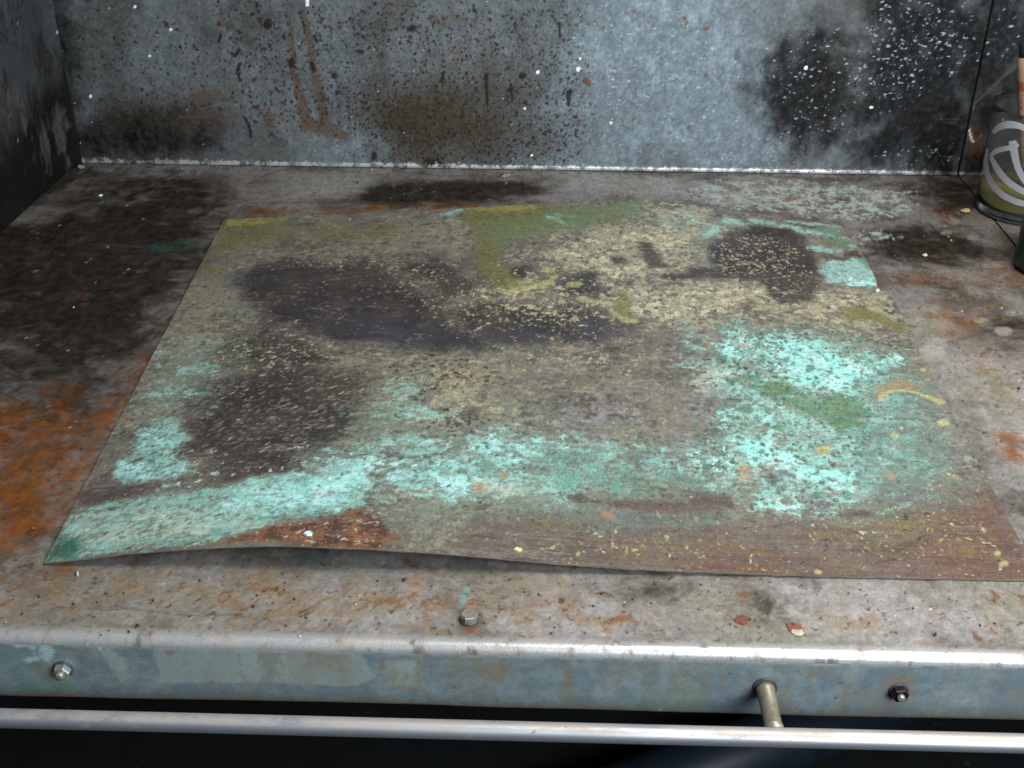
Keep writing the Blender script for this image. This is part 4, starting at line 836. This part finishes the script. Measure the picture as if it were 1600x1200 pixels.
def paint_sheet(X, Y):
    m = Paint(X, Y, fields(X, Y, to_sheet, SHEET, warp=.004, wscale=.022), (126, 121, 111), .38, .12); F = m.F
    ST = (1, 1.0)
    n1 = m.n(13, (1, 1.2), detail=6, rough=.7); n2 = m.n(75, ST, detail=6, rough=.78); n3 = m.n(210, ST, detail=4, rough=.75)
    fine = n2*.5+n3*.5; fm = smooth(fine, .36, .64)
    br = m.n(12, (1, 18), detail=5, rough=.65)
    CA = m.cells(170, wob=.5); CB = m.cells(270, wob=.5); CC = m.cells(105, wob=.6)
    def nz(sc, w=1.0, d=6): return m.noise(sc, ST, detail=d, rough=.78)
    def peb(sc, wn=.8, wa=.55, wb=.45): return Blend((nz(sc), wn), (CA, wa), (CB, wb))
    ca, cb, cc = CA.at(), CB.at(), CC.at()
    # ground: mottled grey-brown, pebbly
    m.over((100, 96, 92), smooth(n1, .42, .66), .70)
    m.over(((138, 144, 130), (120, 126, 115), fm), m.mask('c_wash', Blend((m.noise(14, (1, 1.6), detail=6, rough=.72), 1.0), (CB, .3)), 1.3, .45, .50), .68)
    m.over((142, 133, 115), m.mask('c_tan', peb(60), 1.0, .4), .6)
    pv = m.n(7, (1, 1.5), detail=4, lo=.32, hi=.66); pv2 = m.n(5, (1, 1.5), detail=4, lo=.35, hi=.62)
    pg = (.30+.35*pv)*(ca-.5)+.55*(cb-.5)*(.5+.5*pv2)+.9*(m.n(110, detail=4, rough=.8)-.5)*(.5+.5*pv)+.5*(m.n(26, (1, 1.2), detail=5, rough=.7)-.5)
    m.over((166, 159, 136), smooth(pg, .09, .24), .58, h=.15)
    m.over((76, 71, 69), smooth(pg, -.09, -.24), .60)
    # bare brown copper along the front, brushed
    b_ = m.mask('c_brown', nz(18), .9, .42)
    m.over(((124, 112, 104), (106, 96, 92), smooth(br, .35, .65)), b_, .80, metal=.2, rough=.40)
    m.over((130, 114, 80), b_*m.n(14, (1, 7), detail=5, lo=.54, hi=.70), .40)
    m.over(((122, 94, 80), (104, 82, 76), smooth(br, .35, .65)), m.mask('c_red', m.noise(18, (1, 4), detail=6, rough=.7), 1.3, .45, .55), .70, metal=.2)
    m.over((84, 73, 72), b_*m.n(12, (1, 8), detail=6, rough=.7, lo=.60, hi=.72), .5)
    m.over(((152, 154, 138), (114, 112, 100), fm), m.mask('c_grey', peb(60), 1.5, .35), .75)
    m.over(((140, 96, 70), (118, 88, 74), smooth(n1, .3, .7)), m.mask('c_orange', peb(70), .8, .25), .85)
    m.over((74, 62, 58), m.mask('c_orange', Blend((CA, 1.0), (nz(60), 1.2)), 1.6, .15, .95), .7)
    m.over((196, 190, 174), m.spots('c_orange', 170, .30, soft=.16, wob=.8, cover=.5), .8, h=.3)
    # cream crust, broken into grains
    c_ = m.mask('c_cream', peb(42, 1.2, .7, .5), 1.7, .20, .62)
    m.over(((186, 181, 152), (158, 152, 130), fm), c_, .70, h=.25)
    m.over((204, 199, 170), m.mask('c_cream', CA, 1.8, .1, 1.18), .7, h=.2)
    fc = smooth(F['c_cream'], .1, .7)
    m.over((104, 96, 86), fc*smooth(.8*(cb-.5)+.9*(m.n(90, detail=5, rough=.8)-.5), .13, .22), .78)
    m.over((92, 84, 80), fc*m.n(30, detail=7, rough=.8, lo=.60, hi=.74), .6)
    # dark oxide
    dk = np.maximum(m.mask('c_dark', Blend((nz(22), .9), (nz(90), .5)), 1.3, .42, .46)*.92, m.mask('c_dark', Blend((CB, .8), (CA, .5)), 1.5, .12, .66))
    m.over(((58, 54, 56), (74, 68, 67), m.n(20, detail=5, lo=.36, hi=.66)), dk, .92, metal=.08)
    m.over(((60, 60, 65), (74, 77, 88), smooth(n1, .3, .7)), m.mask('c_navy', nz(50), 1.2, .42), .7)
    m.over((124, 114, 100), dk*smooth(cb, .655, .70)*m.n(30, lo=.42, hi=.6), .6)
    # olive and green
    ol = m.mask('c_olive', peb(50, 1.0, .3, .3), 1.3, .40, .55)
    m.over(((110, 107, 58), (124, 122, 86), fm), ol, .82)
    m.over(((104, 126, 88), (118, 126, 94), fm), m.mask('c_green', peb(50, 1.0, .3, .3), 1.3, .42, .55), .72)
    m.over((160, 150, 78), m.mask('c_lime', peb(70), 1.6, .3, .60), .72)
    m.over((138, 134, 150), m.mask('c_mauve', peb(60), 1.6, .22, .62), .55)
    # verdigris: grains of turquoise on a grey film
    ft = F['c_teal']
    m.over((128, 142, 130), m.mask('c_teal', nz(30), 1.2, .42, .38), .50, metal=0)
    tn = Blend((m.noise(34, (1, 1.5), detail=8, rough=.8), 1.2), (CA, .35), (CB, .35))
    te = np.maximum(m.mask('c_teal', tn, 1.8, .30, .66), m.mask('c_teal', CB, 1.5, .1, 1.04)*.8)
    te = te*(1-smooth(.7*(cb-.5)+.9*(m.n(100, detail=5, rough=.8)-.5), .12, .22)*(.35+.5*smooth(ft, 1.0, .75)))
    m.over(((134, 190, 182), (158, 192, 184), fm), te, .78, h=.5, metal=0, rough=.72)
    dp = m.mask('c_deep', peb(40, 1.0, .4, .3), 1.5, .40, .60)
    m.over(((92, 144, 130), (98, 128, 120), fm), dp, .70, h=.3, metal=0, rough=.65)
    m.over((114, 108, 98), dp*smooth(.7*(ca-.5)+1.0*(m.n(34, (1, 1.6), detail=7, rough=.78)-.5), .06, .18), .75)
    fl = m.mask('c_film', m.noise(22, (1, 3.5), detail=6, rough=.75), 1.6, .45, .58)
    m.over(((94, 130, 120), (104, 118, 116), smooth(n1, .3, .7)), fl, .55, metal=.05)
    bt = m.mask('c_bright', peb(45, 1.2, .4, .35), 1.6, .30, .58)
    m.over(((150, 212, 204), (176, 220, 218), m.n(40, detail=4, lo=.36, hi=.64)), bt, .80, h=.3, metal=0, rough=.8)
    m.over(((178, 192, 172), (190, 202, 188), fm), m.mask('c_pale', peb(50), 1.3, .4), .66, metal=0)
    tb = np.maximum(te, bt)
    m.over((110, 120, 110), tb*smooth(cb, .66, .69)*m.n(40, lo=.36, hi=.55), .75)
    m.over((126, 114, 102), te*m.n(50, (1, 1.8), detail=7, rough=.8, lo=.60, hi=.70), .7)
    m.over((52, 104, 86), m.mask('c_corner', nz(60), .9, .3), .8, metal=0)
    mo = m.mask('c_moss', peb(60, 1.1, .5, .3), 1.5, .28, .55)
    m.over(((100, 132, 102), (92, 112, 82), fm), mo, .85, h=.2, metal=0)
    m.over(((84, 71, 73), (104, 89, 86), smooth(n1, .3, .7)), m.mask('c_plum', peb(60, 1.0, .5, .4), 1.4, .30, .56), .8)
    # droplets and crusts
    ROT = -.80
    m.over((60, 52, 48), m.spots('d_dark', 140, .46, soft=.14, wob=.9, cover=.9), .85)
    m.over((64, 56, 52), m.spots('d_dark', 210, .48, soft=.14, wob=.9, cover=1.0), .75)
    m.over((96, 130, 116), m.spots('d_teal', 110, .42, (1, .8), soft=.14, wob=.6, cover=1.0), .88, h=-.3)
    m.over((84, 100, 92), m.spots('d_teal', 160, .40, (1, .8), soft=.14, wob=.7, cover=1.1), .85, h=-.3)
    ho = m.spots('d_hole', 85, .46, (1, 1.0), rot=.5, soft=.12, wob=.7, cover=.9)
    m.over((118, 102, 90), ho, .85); m.over((190, 142, 96), ho*m.n(130, lo=.60, hi=.70), .7)
    m.over(((192, 184, 150), (172, 164, 140), fm), m.spots('d_big', 80, .40, (1, 1.1), soft=.10, wob=.6, cover=.7), .85, h=.4)
    m.over(((190, 182, 148), (164, 156, 136), fm), m.spots('d_cream', 140, .42, soft=.14, wob=.8, cover=.75), .85, h=.4)
    m.over(((186, 178, 146), (150, 142, 124), fm), m.spots('d_cream', 230, .46, soft=.14, wob=.8, cover=.85), .8, h=.3)
    m.over((176, 167, 144), m.spots('d_streak', 220, .44, (.42, 1.25), rot=ROT, soft=.22, wob=.8, cover=.6), .70, h=.3)
    m.over((146, 137, 120), m.spots('d_streak', 330, .46, (.34, 1.2), rot=ROT, soft=.22, wob=.8, cover=.9), .6, h=.2)
    m.over((96, 98, 90), m.spots('d_scratch', 130, .42, (.26, 1.3), rot=ROT, soft=.16, wob=.7, cover=.6), .8, h=-.2)
    m.over((104, 108, 98), m.spots('d_scratch', 190, .40, (.7, 1), rot=ROT, soft=.16, wob=.8, cover=.6), .7, h=-.2)
    m.over((182, 206, 204), m.spots('d_flake', 130, .46, soft=.14, wob=.9, cover=.85), .88, h=.5, metal=0)
    m.over((84, 76, 78), m.spots('d_flake', 150, .46, soft=.14, wob=.9, cover=.5), .7)
    m.over((196, 186, 146), m.spots('d_yellow', 130, .26, soft=.12, wob=.8, cover=.55), .88, h=.4)
    m.over((172, 158, 110), m.spots('d_yellow', 210, .36, soft=.14, wob=.8, cover=.6), .78, h=.3)
    m.over((132, 120, 74), m.mask(F['d_yellow']*.7, peb(60), 1.7, .25, .78), .45)
    m.over((146, 130, 102), m.mask('c_tail', nz(120), .6, .3), .78)
    m.over(((178, 174, 128), (156, 152, 108), fm), m.mask('c_drop', m.noise(110, detail=5, rough=.8), 1.4, .34), .74, h=.5, metal=0)
    m.over((164, 134, 110), m.mask('c_peach', nz(120), .8, .3), .8)
    # sparse specks everywhere, brushing
    m.over((62, 55, 53), m.spots(.28, 180, .34, soft=.14, wob=.9), .65)
    m.over((206, 200, 178), m.spots(.14, 200, .28, soft=.14, wob=.6), .7, h=.3)
    # long faint brush marks and a few bigger chips
    sv = m.n(4, (1, 1.3), detail=3, lo=.42, hi=.62)
    m.over((176, 178, 164), sv*m.n(14, (1, 9), detail=6, rough=.75, lo=.60, hi=.80), .30); m.over((74, 70, 67), sv*m.n(13, (1, 8), detail=6, rough=.75, lo=.60, hi=.80), .38)
    m.over((196, 190, 166), m.spots(.10, 70, .26, (1, 1.1), soft=.08, wob=1.0)*smooth(n1, .5, .6), .7, h=.6)
    m.over((60, 54, 53), m.spots(.10, 65, .26, (1, 1.1), soft=.08, wob=1.0)*smooth(n1, .52, .42), .7, h=-.3)
    m.tint(m.n(420, detail=2, rough=.8), .88, 1.11); m.tint(br, .95, 1.05); m.tint(cb, .94, 1.05)
    return m
def sheet_mesh(P, th=.0008, k=8):
    """the painted face, the cut edge all round and a coarser underside in one mesh"""
    r, c = P.shape[:2]; idx = np.arange(r*c).reshape(r, c)
    f = [np.stack([idx[:-1, :-1], idx[:-1, 1:], idx[1:, 1:], idx[1:, :-1]], -1).reshape(-1, 4)]
    loop = np.concatenate([idx[0, :], idx[1:, -1], idx[-1, -2::-1], idx[-2:0:-1, 0]]); V = P.reshape(-1, 3)
    def down(v): w = v.copy(); w[:, 2] -= th; return w
    b0 = len(V); rim_top = V[loop]; rim = down(rim_top); n = len(loop); i = np.arange(n); j = (i+1) % n
    f.append(np.stack([b0+i, b0+n+i, b0+n+j, b0+j], -1))
    ri = np.unique(np.append(np.arange(0, r, k), r-1)); ci = np.unique(np.append(np.arange(0, c, k), c-1))
    U = down(P[np.ix_(ri, ci)].reshape(-1, 3)); u0 = b0+2*n; ui = np.arange(len(U)).reshape(len(ri), len(ci))+u0
    f.append(np.stack([ui[:-1, :-1], ui[1:, :-1], ui[1:, 1:], ui[:-1, 1:]], -1).reshape(-1, 4))
    f = np.concatenate(f); V = np.concatenate([V, rim_top, rim, U]); me = bpy.data.meshes.new('sheet')
    me.vertices.add(len(V)); me.vertices.foreach_set('co', V.reshape(-1).astype(np.float32))
    me.loops.add(f.size); me.loops.foreach_set('vertex_index', f.reshape(-1).astype(np.int32))
    me.polygons.add(len(f)); me.polygons.foreach_set('loop_start', (np.arange(len(f))*4).astype(np.int32)); me.update(calc_edges=True)
    return me, V, b0
me, SV_, nb = sheet_mesh(P)
pt = paint_sheet(SP[:, 0], SP[:, 1])
ex = len(SV_)-nb
SV_[:nb, 2] += .00030*np.clip(pt.h, -.4, 1.6)*np.clip(np.minimum.reduce([np.add.outer(np.minimum(np.arange(NT), NT-1-np.arange(NT)), np.zeros(NS)), np.add.outer(np.zeros(NT), np.minimum(np.arange(NS), NS-1-np.arange(NS)))])/6.0, 0, 1).reshape(-1)
me.vertices.foreach_set('co', SV_.reshape(-1).astype(np.float32)); me.update()
pt.X = np.zeros(len(SV_)); pt.col = np.concatenate([pt.col, np.tile(lin3((132, 124, 116)), (ex, 1))]); pt.rough = np.append(pt.rough, np.full(ex, .4, np.float32)); pt.metal = np.append(pt.metal, np.full(ex, .35, np.float32)); pt.h = np.append(pt.h, np.zeros(ex, np.float32))
pt.bake(me, 1.10, .24)
c0 = SP.mean(0)
sh = link('patinated_sheet', me, stained('patinated_copper', 900, .11, .85, 450), loc=(float(c0[0]), float(c0[1]), 0.0))
tag(sh, 'large warped copper sheet with turquoise, cream and dark patina lying on the bench', 'metal sheet')

# ================================================================== THINGS ON THE BENCH
# ---- tumbler with a frosted emblem and a little yellow liquid
gl = on_z(1528, 330)
gc = on_z(1598, 329); GRB = float(gc[0]-gl[0]); gc = np.array([gc[0], gc[1], 0.001])
GH = on_vplane(1553, 170, gl, gl+np.array([1.0, 0, 0]))[2]+.002
glass = thing('glass_tumbler', 'clear glass tumbler with white frosted emblem and some yellow liquid, right of the sheet', 'glass', tuple(float(x) for x in gc))
GRT = GRB*1.09; TH = .0017
gm = bpy.data.materials.new('clear_glass'); gm.use_nodes = True; gb = gm.node_tree.nodes['Principled BSDF']
gb.inputs['Transmission Weight'].default_value = .99; gb.inputs['Roughness'].default_value = .04; gb.inputs['IOR'].default_value = 1.45; gb.inputs['Base Color'].default_value = (.985, .99, .985, 1)
gn = gm.node_tree.nodes.new('ShaderNodeTexNoise'); gn.inputs['Scale'].default_value = 60; gr_ = gm.node_tree.nodes.new('ShaderNodeMapRange'); gr_.inputs[3].default_value = .0; gr_.inputs[4].default_value = .10
gm.node_tree.links.new(gn.outputs[0], gr_.inputs[0]); gm.node_tree.links.new(gr_.outputs[0], gb.inputs['Roughness'])
def gr(z): return GRB+(GRT-GRB)*z/GH
prof = [(0, 0), (GRB*.9, 0), (GRB*.98, .0015), (GRB, .004)]+[(gr(z), z) for z in np.linspace(.01, GH-.001, 14)]+[(gr(GH)-TH*.5, GH+.0006), (gr(GH)-TH, GH-.001)]+[(gr(z)-TH, z) for z in np.linspace(GH-.01, .012, 14)]+[(GRB-TH-.004, .009), (0, .0085)]
link('glass_body', lathe(prof, 96, Matrix.Translation(gc)), gm, glass)
lm = bpy.data.materials.new('yellow_liquid'); lm.use_nodes = True; lb = lm.node_tree.nodes['Principled BSDF']
lb.inputs['Transmission Weight'].default_value = .45; lb.inputs['Roughness'].default_value = .1; lb.inputs['IOR'].default_value = 1.33; lb.inputs['Base Color'].default_value = lin((196, 186, 96))
ln = lm.node_tree.nodes.new('ShaderNodeTexNoise'); ln.inputs['Scale'].default_value = 25; lx = lm.node_tree.nodes.new('ShaderNodeMix'); lx.data_type = 'RGBA'; lx.inputs[6].default_value = lin((196, 190, 120)); lx.inputs[7].default_value = lin((206, 196, 110))
lm.node_tree.links.new(ln.outputs[0], lx.inputs[0]); lm.node_tree.links.new(lx.outputs[2], lb.inputs['Base Color'])
LZ = GH*.22
link('liquid', lathe([(0, .0092), (GRB-TH-.0048, .0095)]+[(gr(z)-TH-.0006, z) for z in np.linspace(.013, LZ, 8)]+[(0, LZ)], 64, Matrix.Translation(gc)), lm, glass)
def on_glass(u, v, off=.0004):
    d = ray(u, v); o = CO-gc; ts = np.linspace(1.0, 1.9, 4000); q = o[None]+ts[:, None]*d[None]
    f = np.hypot(q[:, 0], q[:, 1])-np.array([gr(z) for z in q[:, 2]])-off
    i = np.where(f < 0)[0]
    if len(i) == 0: i = [np.argmin(f)]
    w = q[i[0]]; k = (gr(w[2])+off)/np.hypot(w[0], w[1]); return np.array([w[0]*k, w[1]*k, w[2]])+gc
m = Mat('frosted_print', (184, 186, 194), .6); m.tint(m.noise(150), .9, 1.05); MFP = m.done()
def band(pts, w):
    p = np.array(pts, float); s_ = np.linspace(0, 1, len(p)); tt = np.linspace(0, 1, 28)
    cx = np.stack([np.interp(tt, s_, p[:, 0]), np.interp(tt, s_, p[:, 1])], 1)
    for _ in range(6): cx[1:-1] = (cx[:-2]+2*cx[1:-1]+cx[2:])/4
    ww = np.interp(tt, np.linspace(0, 1, len(w)), w); tg = np.gradient(cx, axis=0); tg /= np.linalg.norm(tg, axis=1)[:, None]; nn = np.stack([-tg[:, 1], tg[:, 0]], 1)
    G = np.zeros((5, 28, 3))
    for r_ in range(5):
        for i in range(28): G[r_, i] = on_glass(*(cx[i]+nn[i]*ww[i]*(r_-2)/2))
    return grid(G)
for pts, w in (([(1551, 208), (1560, 199), (1574, 194), (1592, 196), (1604, 202)], [3, 5, 6, 5, 4]),
               ([(1547, 244), (1556, 236), (1570, 232), (1586, 230), (1590, 224)], [3, 4, 4, 4, 4]),
               ([(1582, 220), (1585, 240), (1590, 262), (1600, 282), (1616, 296)], [6, 6, 5, 5, 4]),
               ([(1548, 244), (1558, 264), (1572, 282), (1592, 296), (1616, 306)], [3, 5, 5, 5, 4]),
               ([(1543, 232), (1539, 258), (1546, 284), (1566, 306), (1592, 317), (1616, 322)], [2, 4, 5, 5, 5, 4])):
    link('printed_stroke', band(pts, w), MFP, glass)

# ---- printed rod standing in the glass, cut off by the edge of the picture
r0 = Vector(on_vplane(1606, 316, gc, gc+np.array([1.0, 0, 0]))); r1 = Vector(on_vplane(1601, 70, gc, gc+np.array([1.0, 0, 0]))); r0.z = max(r0.z, .012)
m = Mat('printed_rod_paper', (150, 124, 104), .5); rl_ = (r1-r0).length
zc_ = m.n.new('ShaderNodeSeparateXYZ'); m.l.new(m.tc, zc_.inputs[0])
zf = m.math('DIVIDE', zc_.outputs[2], rl_)
dz = m.math('MULTIPLY', m.ramp(zf, .40, .43), m.ramp(zf, .70, .67))
m.over((156, 34, 48), m.math('MULTIPLY', dz, m.spots(.9, 190, .5, wob=.1)), .95)
m.over((140, 62, 34), m.math('MULTIPLY', m.ramp(zf, .70, .71), m.ramp(zf, .77, .75)), .85)
m.tint(m.noise(60, detail=4), .8, 1.1)
def rod_m(p, q): return Matrix.Translation(p) @ (q-p).to_track_quat('Z', 'Y').to_matrix().to_4x4()
rl = (r1-r0).length
stick = thing('printed_rod', 'cream rod with red printed pattern standing in the glass tumbler', 'rod', tuple(r0))
link('rod_body', lathe([(0, 0), (.0085, 0), (.0090, .001), (.0090, rl*.86), (.0072, rl*.93), (0, rl*.93)], 40, rod_m(r0, r1)), m.done(), stick)
m = Mat('rod_tip', (40, 34, 32), .4); m.tint(m.noise(60), .8, 1.1)
link('tip', lathe([(0, rl*.932), (.0066, rl*.932), (.0058, rl), (.004, rl+.003), (0, rl+.003)], 32, rod_m(r0, r1)), m.done(), stick)
# ---- dark green bottle at the edge
gp = on_z(1640, 420); br_ = float(gp[0]-on_z(1585, 420)[0])
bot = thing('green_bottle', 'dark green bottle foot at the far right edge, below the glass', 'bottle', (float(gp[0]), float(gp[1]), 0.001))
m = Mat('dark_green_plastic', (30, 52, 42), .35); m.tint(m.noise(40), .75, 1.2)
link('bottle_body', lathe([(0, 0), (br_*.9, 0), (br_*.98, .003), (br_, .009), (br_, .085), (br_*.9, .10), (br_*.4, .118), (br_*.38, .13), (0, .13)], 48, Matrix.Translation((gp[0], gp[1], .001))), m.done(), bot)
m = Mat('black_cap', (24, 24, 24), .5); m.tint(m.noise(60), .8, 1.1)
link('cap', lathe([(0, .1305), (br_*.44, .1305), (br_*.44, .15), (0, .151)], 36, Matrix.Translation((gp[0], gp[1], .001))), m.done(), bot)

# ---- crumbs and flakes
def crumb(name, u, v, size, color, label, cat, flat=.5, z=0.0, seed=0):
    r_ = np.random.RandomState(seed+int(u)); bm = bmesh.new(); bmesh.ops.create_icosphere(bm, subdivisions=2, radius=1.0)
    p = on_z(u, v, z)
    for w in bm.verts:
        k = 1+.75*(r_.rand()-.5)+.35*math.sin(3*w.co.x+seed+u)*math.cos(2*w.co.y+seed)
        w.co = Vector((w.co.x*k*size, w.co.y*k*size*.8, max(w.co.z, -.6)*k*size*flat))
    zmin = min(w.co.z for w in bm.verts)
    for w in bm.verts: w.co += Vector((p[0], p[1], z-zmin-.0002))
    m = Mat(name+'_stuff', color, .7); m.tint(m.noise(500, detail=4), .75, 1.15)
    return tag(link(name, from_bm(bm), m.done(m.noise(700), .6, .0004), smooth=False, loc=(float(p[0]), float(p[1]), float(z))), label, cat, 'crumbs on the bench')
def zs_at(u, v): return float(SP[np.argmin((SU-u)**2+(SV-v)**2), 2])
crumb('patina_chip', 1508, 331, .0052, (200, 168, 120), 'tan chip on the bench just left of the glass', 'chip', .35)
crumb('patina_chip', 128, 264, .0052, (150, 136, 120), 'pale crumb in the back left corner of the bench', 'chip', .5)
crumb('patina_chip', 157, 307, .0024, (225, 225, 220), 'tiny white crumb on the sooty bench near the left wall', 'chip', .7)
crumb('patina_chip', 790, 276, .0042, (150, 140, 128), 'grey crumb at the foot of the back wall above the sheet', 'chip', .5)
crumb('rust_scab', 1160, 969, .0046, (112, 70, 54), 'round rusty scab on the front of the bench, left of two', 'scab', .07)
crumb('rust_scab', 1240, 979, .0048, (124, 78, 56), 'rusty scab with pale rim on the front of the bench, right of two', 'scab', .07)
crumb('patina_chip', 1244, 988, .0040, (186, 174, 156), 'pale flake touching the right rusty scab', 'chip', .14)
crumb('patina_chip', 1445, 400, .0024, (190, 205, 195), 'pale green crumb on the bench right of the torn sheet corner', 'chip', .6)
crumb('patina_chip', 482, 835, .0028, (200, 225, 225), 'white crumb on the orange triangle of the sheet front', 'chip', .5, zs_at(482, 835))
crumb('patina_chip', 809, 859, .0022, (220, 205, 150), 'cream crumb near the front edge of the sheet', 'chip', .5, zs_at(809, 859))
crumb('patina_chip', 1371, 455, .0022, (225, 230, 225), 'white crumb at the torn right edge of the sheet', 'chip', .6, zs_at(1371, 455))

# ---- loose grit over the bench and along the fold of the wall
bm = bmesh.new(); gr2 = np.random.RandomState(5)
for i in range(420):
    if i < 150: x, y = gr2.uniform(XWL+.02, XWR-.02), YB-.006-abs(gr2.normal(0, .008))
    else:
        u, v = gr2.uniform(5, 1595), gr2.choice([gr2.uniform(275, 420), gr2.uniform(895, 995), gr2.uniform(420, 880)]); q = on_z(u, v); x, y = q[0], q[1]
        if poly_sd(np.array([x]), np.array([y]), [tuple(p[:2]) for p in np.concatenate([fr[::40], rt[::40], bk[::-40], lf[::-40]])])[0] < .004 or x < PL0[0]+(y-PL0[1])*(dl[0]/dl[1])+.006: continue
    r_ = gr2.uniform(.0004, .0010)*(1.7 if gr2.rand() < .08 else 1)
    vs = bmesh.ops.create_icosphere(bm, subdivisions=1, radius=r_, matrix=Matrix.Translation((x, y, r_*.5)))['verts']
    for w in vs: w.co += Vector(gr2.normal(0, r_*.22, 3))
m = Mat('grit_grains', (120, 104, 86), .8); m.over((40, 35, 32), m.ramp(m.noise(60, detail=1), .46, .50), .9); m.over((205, 205, 198), m.ramp(m.noise(90, detail=1), .64, .67), .9)
g_ = link('grit', from_bm(bm), m.done(), smooth=False); g_['kind'] = 'stuff'; tag(g_, 'loose brown and pale grit scattered over the bench around the sheet', 'grit')
# ---- rust flake stuck on the wall
p = on_y(918, 126, YB)
bm = bmesh.new(); vs = [bm.verts.new((p[0]+a*.001, YB-.0018-.0006*c, p[2]+b*.001)) for a, b, c in ((-4, 4, 0), (1, 3, 1), (5, -1, 0), (4, -5, 1), (-1, -2, 1), (-5, -1, 0))]
f = bm.faces.new(vs); ex = bmesh.ops.extrude_face_region(bm, geom=[f])
for w in [g for g in ex['geom'] if isinstance(g, bmesh.types.BMVert)]: w.co.y += .0025
bmesh.ops.recalc_face_normals(bm, faces=bm.faces)
m = Mat('rust_flake_stuff', (120, 76, 58), .7); m.tint(m.noise(300), .7, 1.2)
tag(link('rust_flake', from_bm(bm), m.done(), smooth=False, loc=tuple(float(x) for x in p)), 'orange brown flake stuck to the back wall above the sheet', 'flake')

# ---- blue grey pipe on the floor under the bench
fa = on_z(1085, 1205, FZ+.05); fb = on_z(1340, 1110, FZ+.05)
e = Vector(fb-fa).normalized(); fa = Vector(fa)-e*.35; fb = Vector(fb)+e*.25
m = Mat('blue_grey_hose', (30, 42, 52), .5); m.tint(m.noise(30), .8, 1.15); MH = m.done()
def rod(p, q, r, n=24):
    d = q-p; return lathe([(0, 0), (r, 0), (r, d.length), (0, d.length)], n, Matrix.Translation(p) @ d.to_track_quat('Z', 'Y').to_matrix().to_4x4())
hz = FZ+.05
tag(link('hose', rod(fa, fb, .05), MH, loc=tuple(fa)), 'blue grey hose lying on the dark floor under the bench', 'hose')
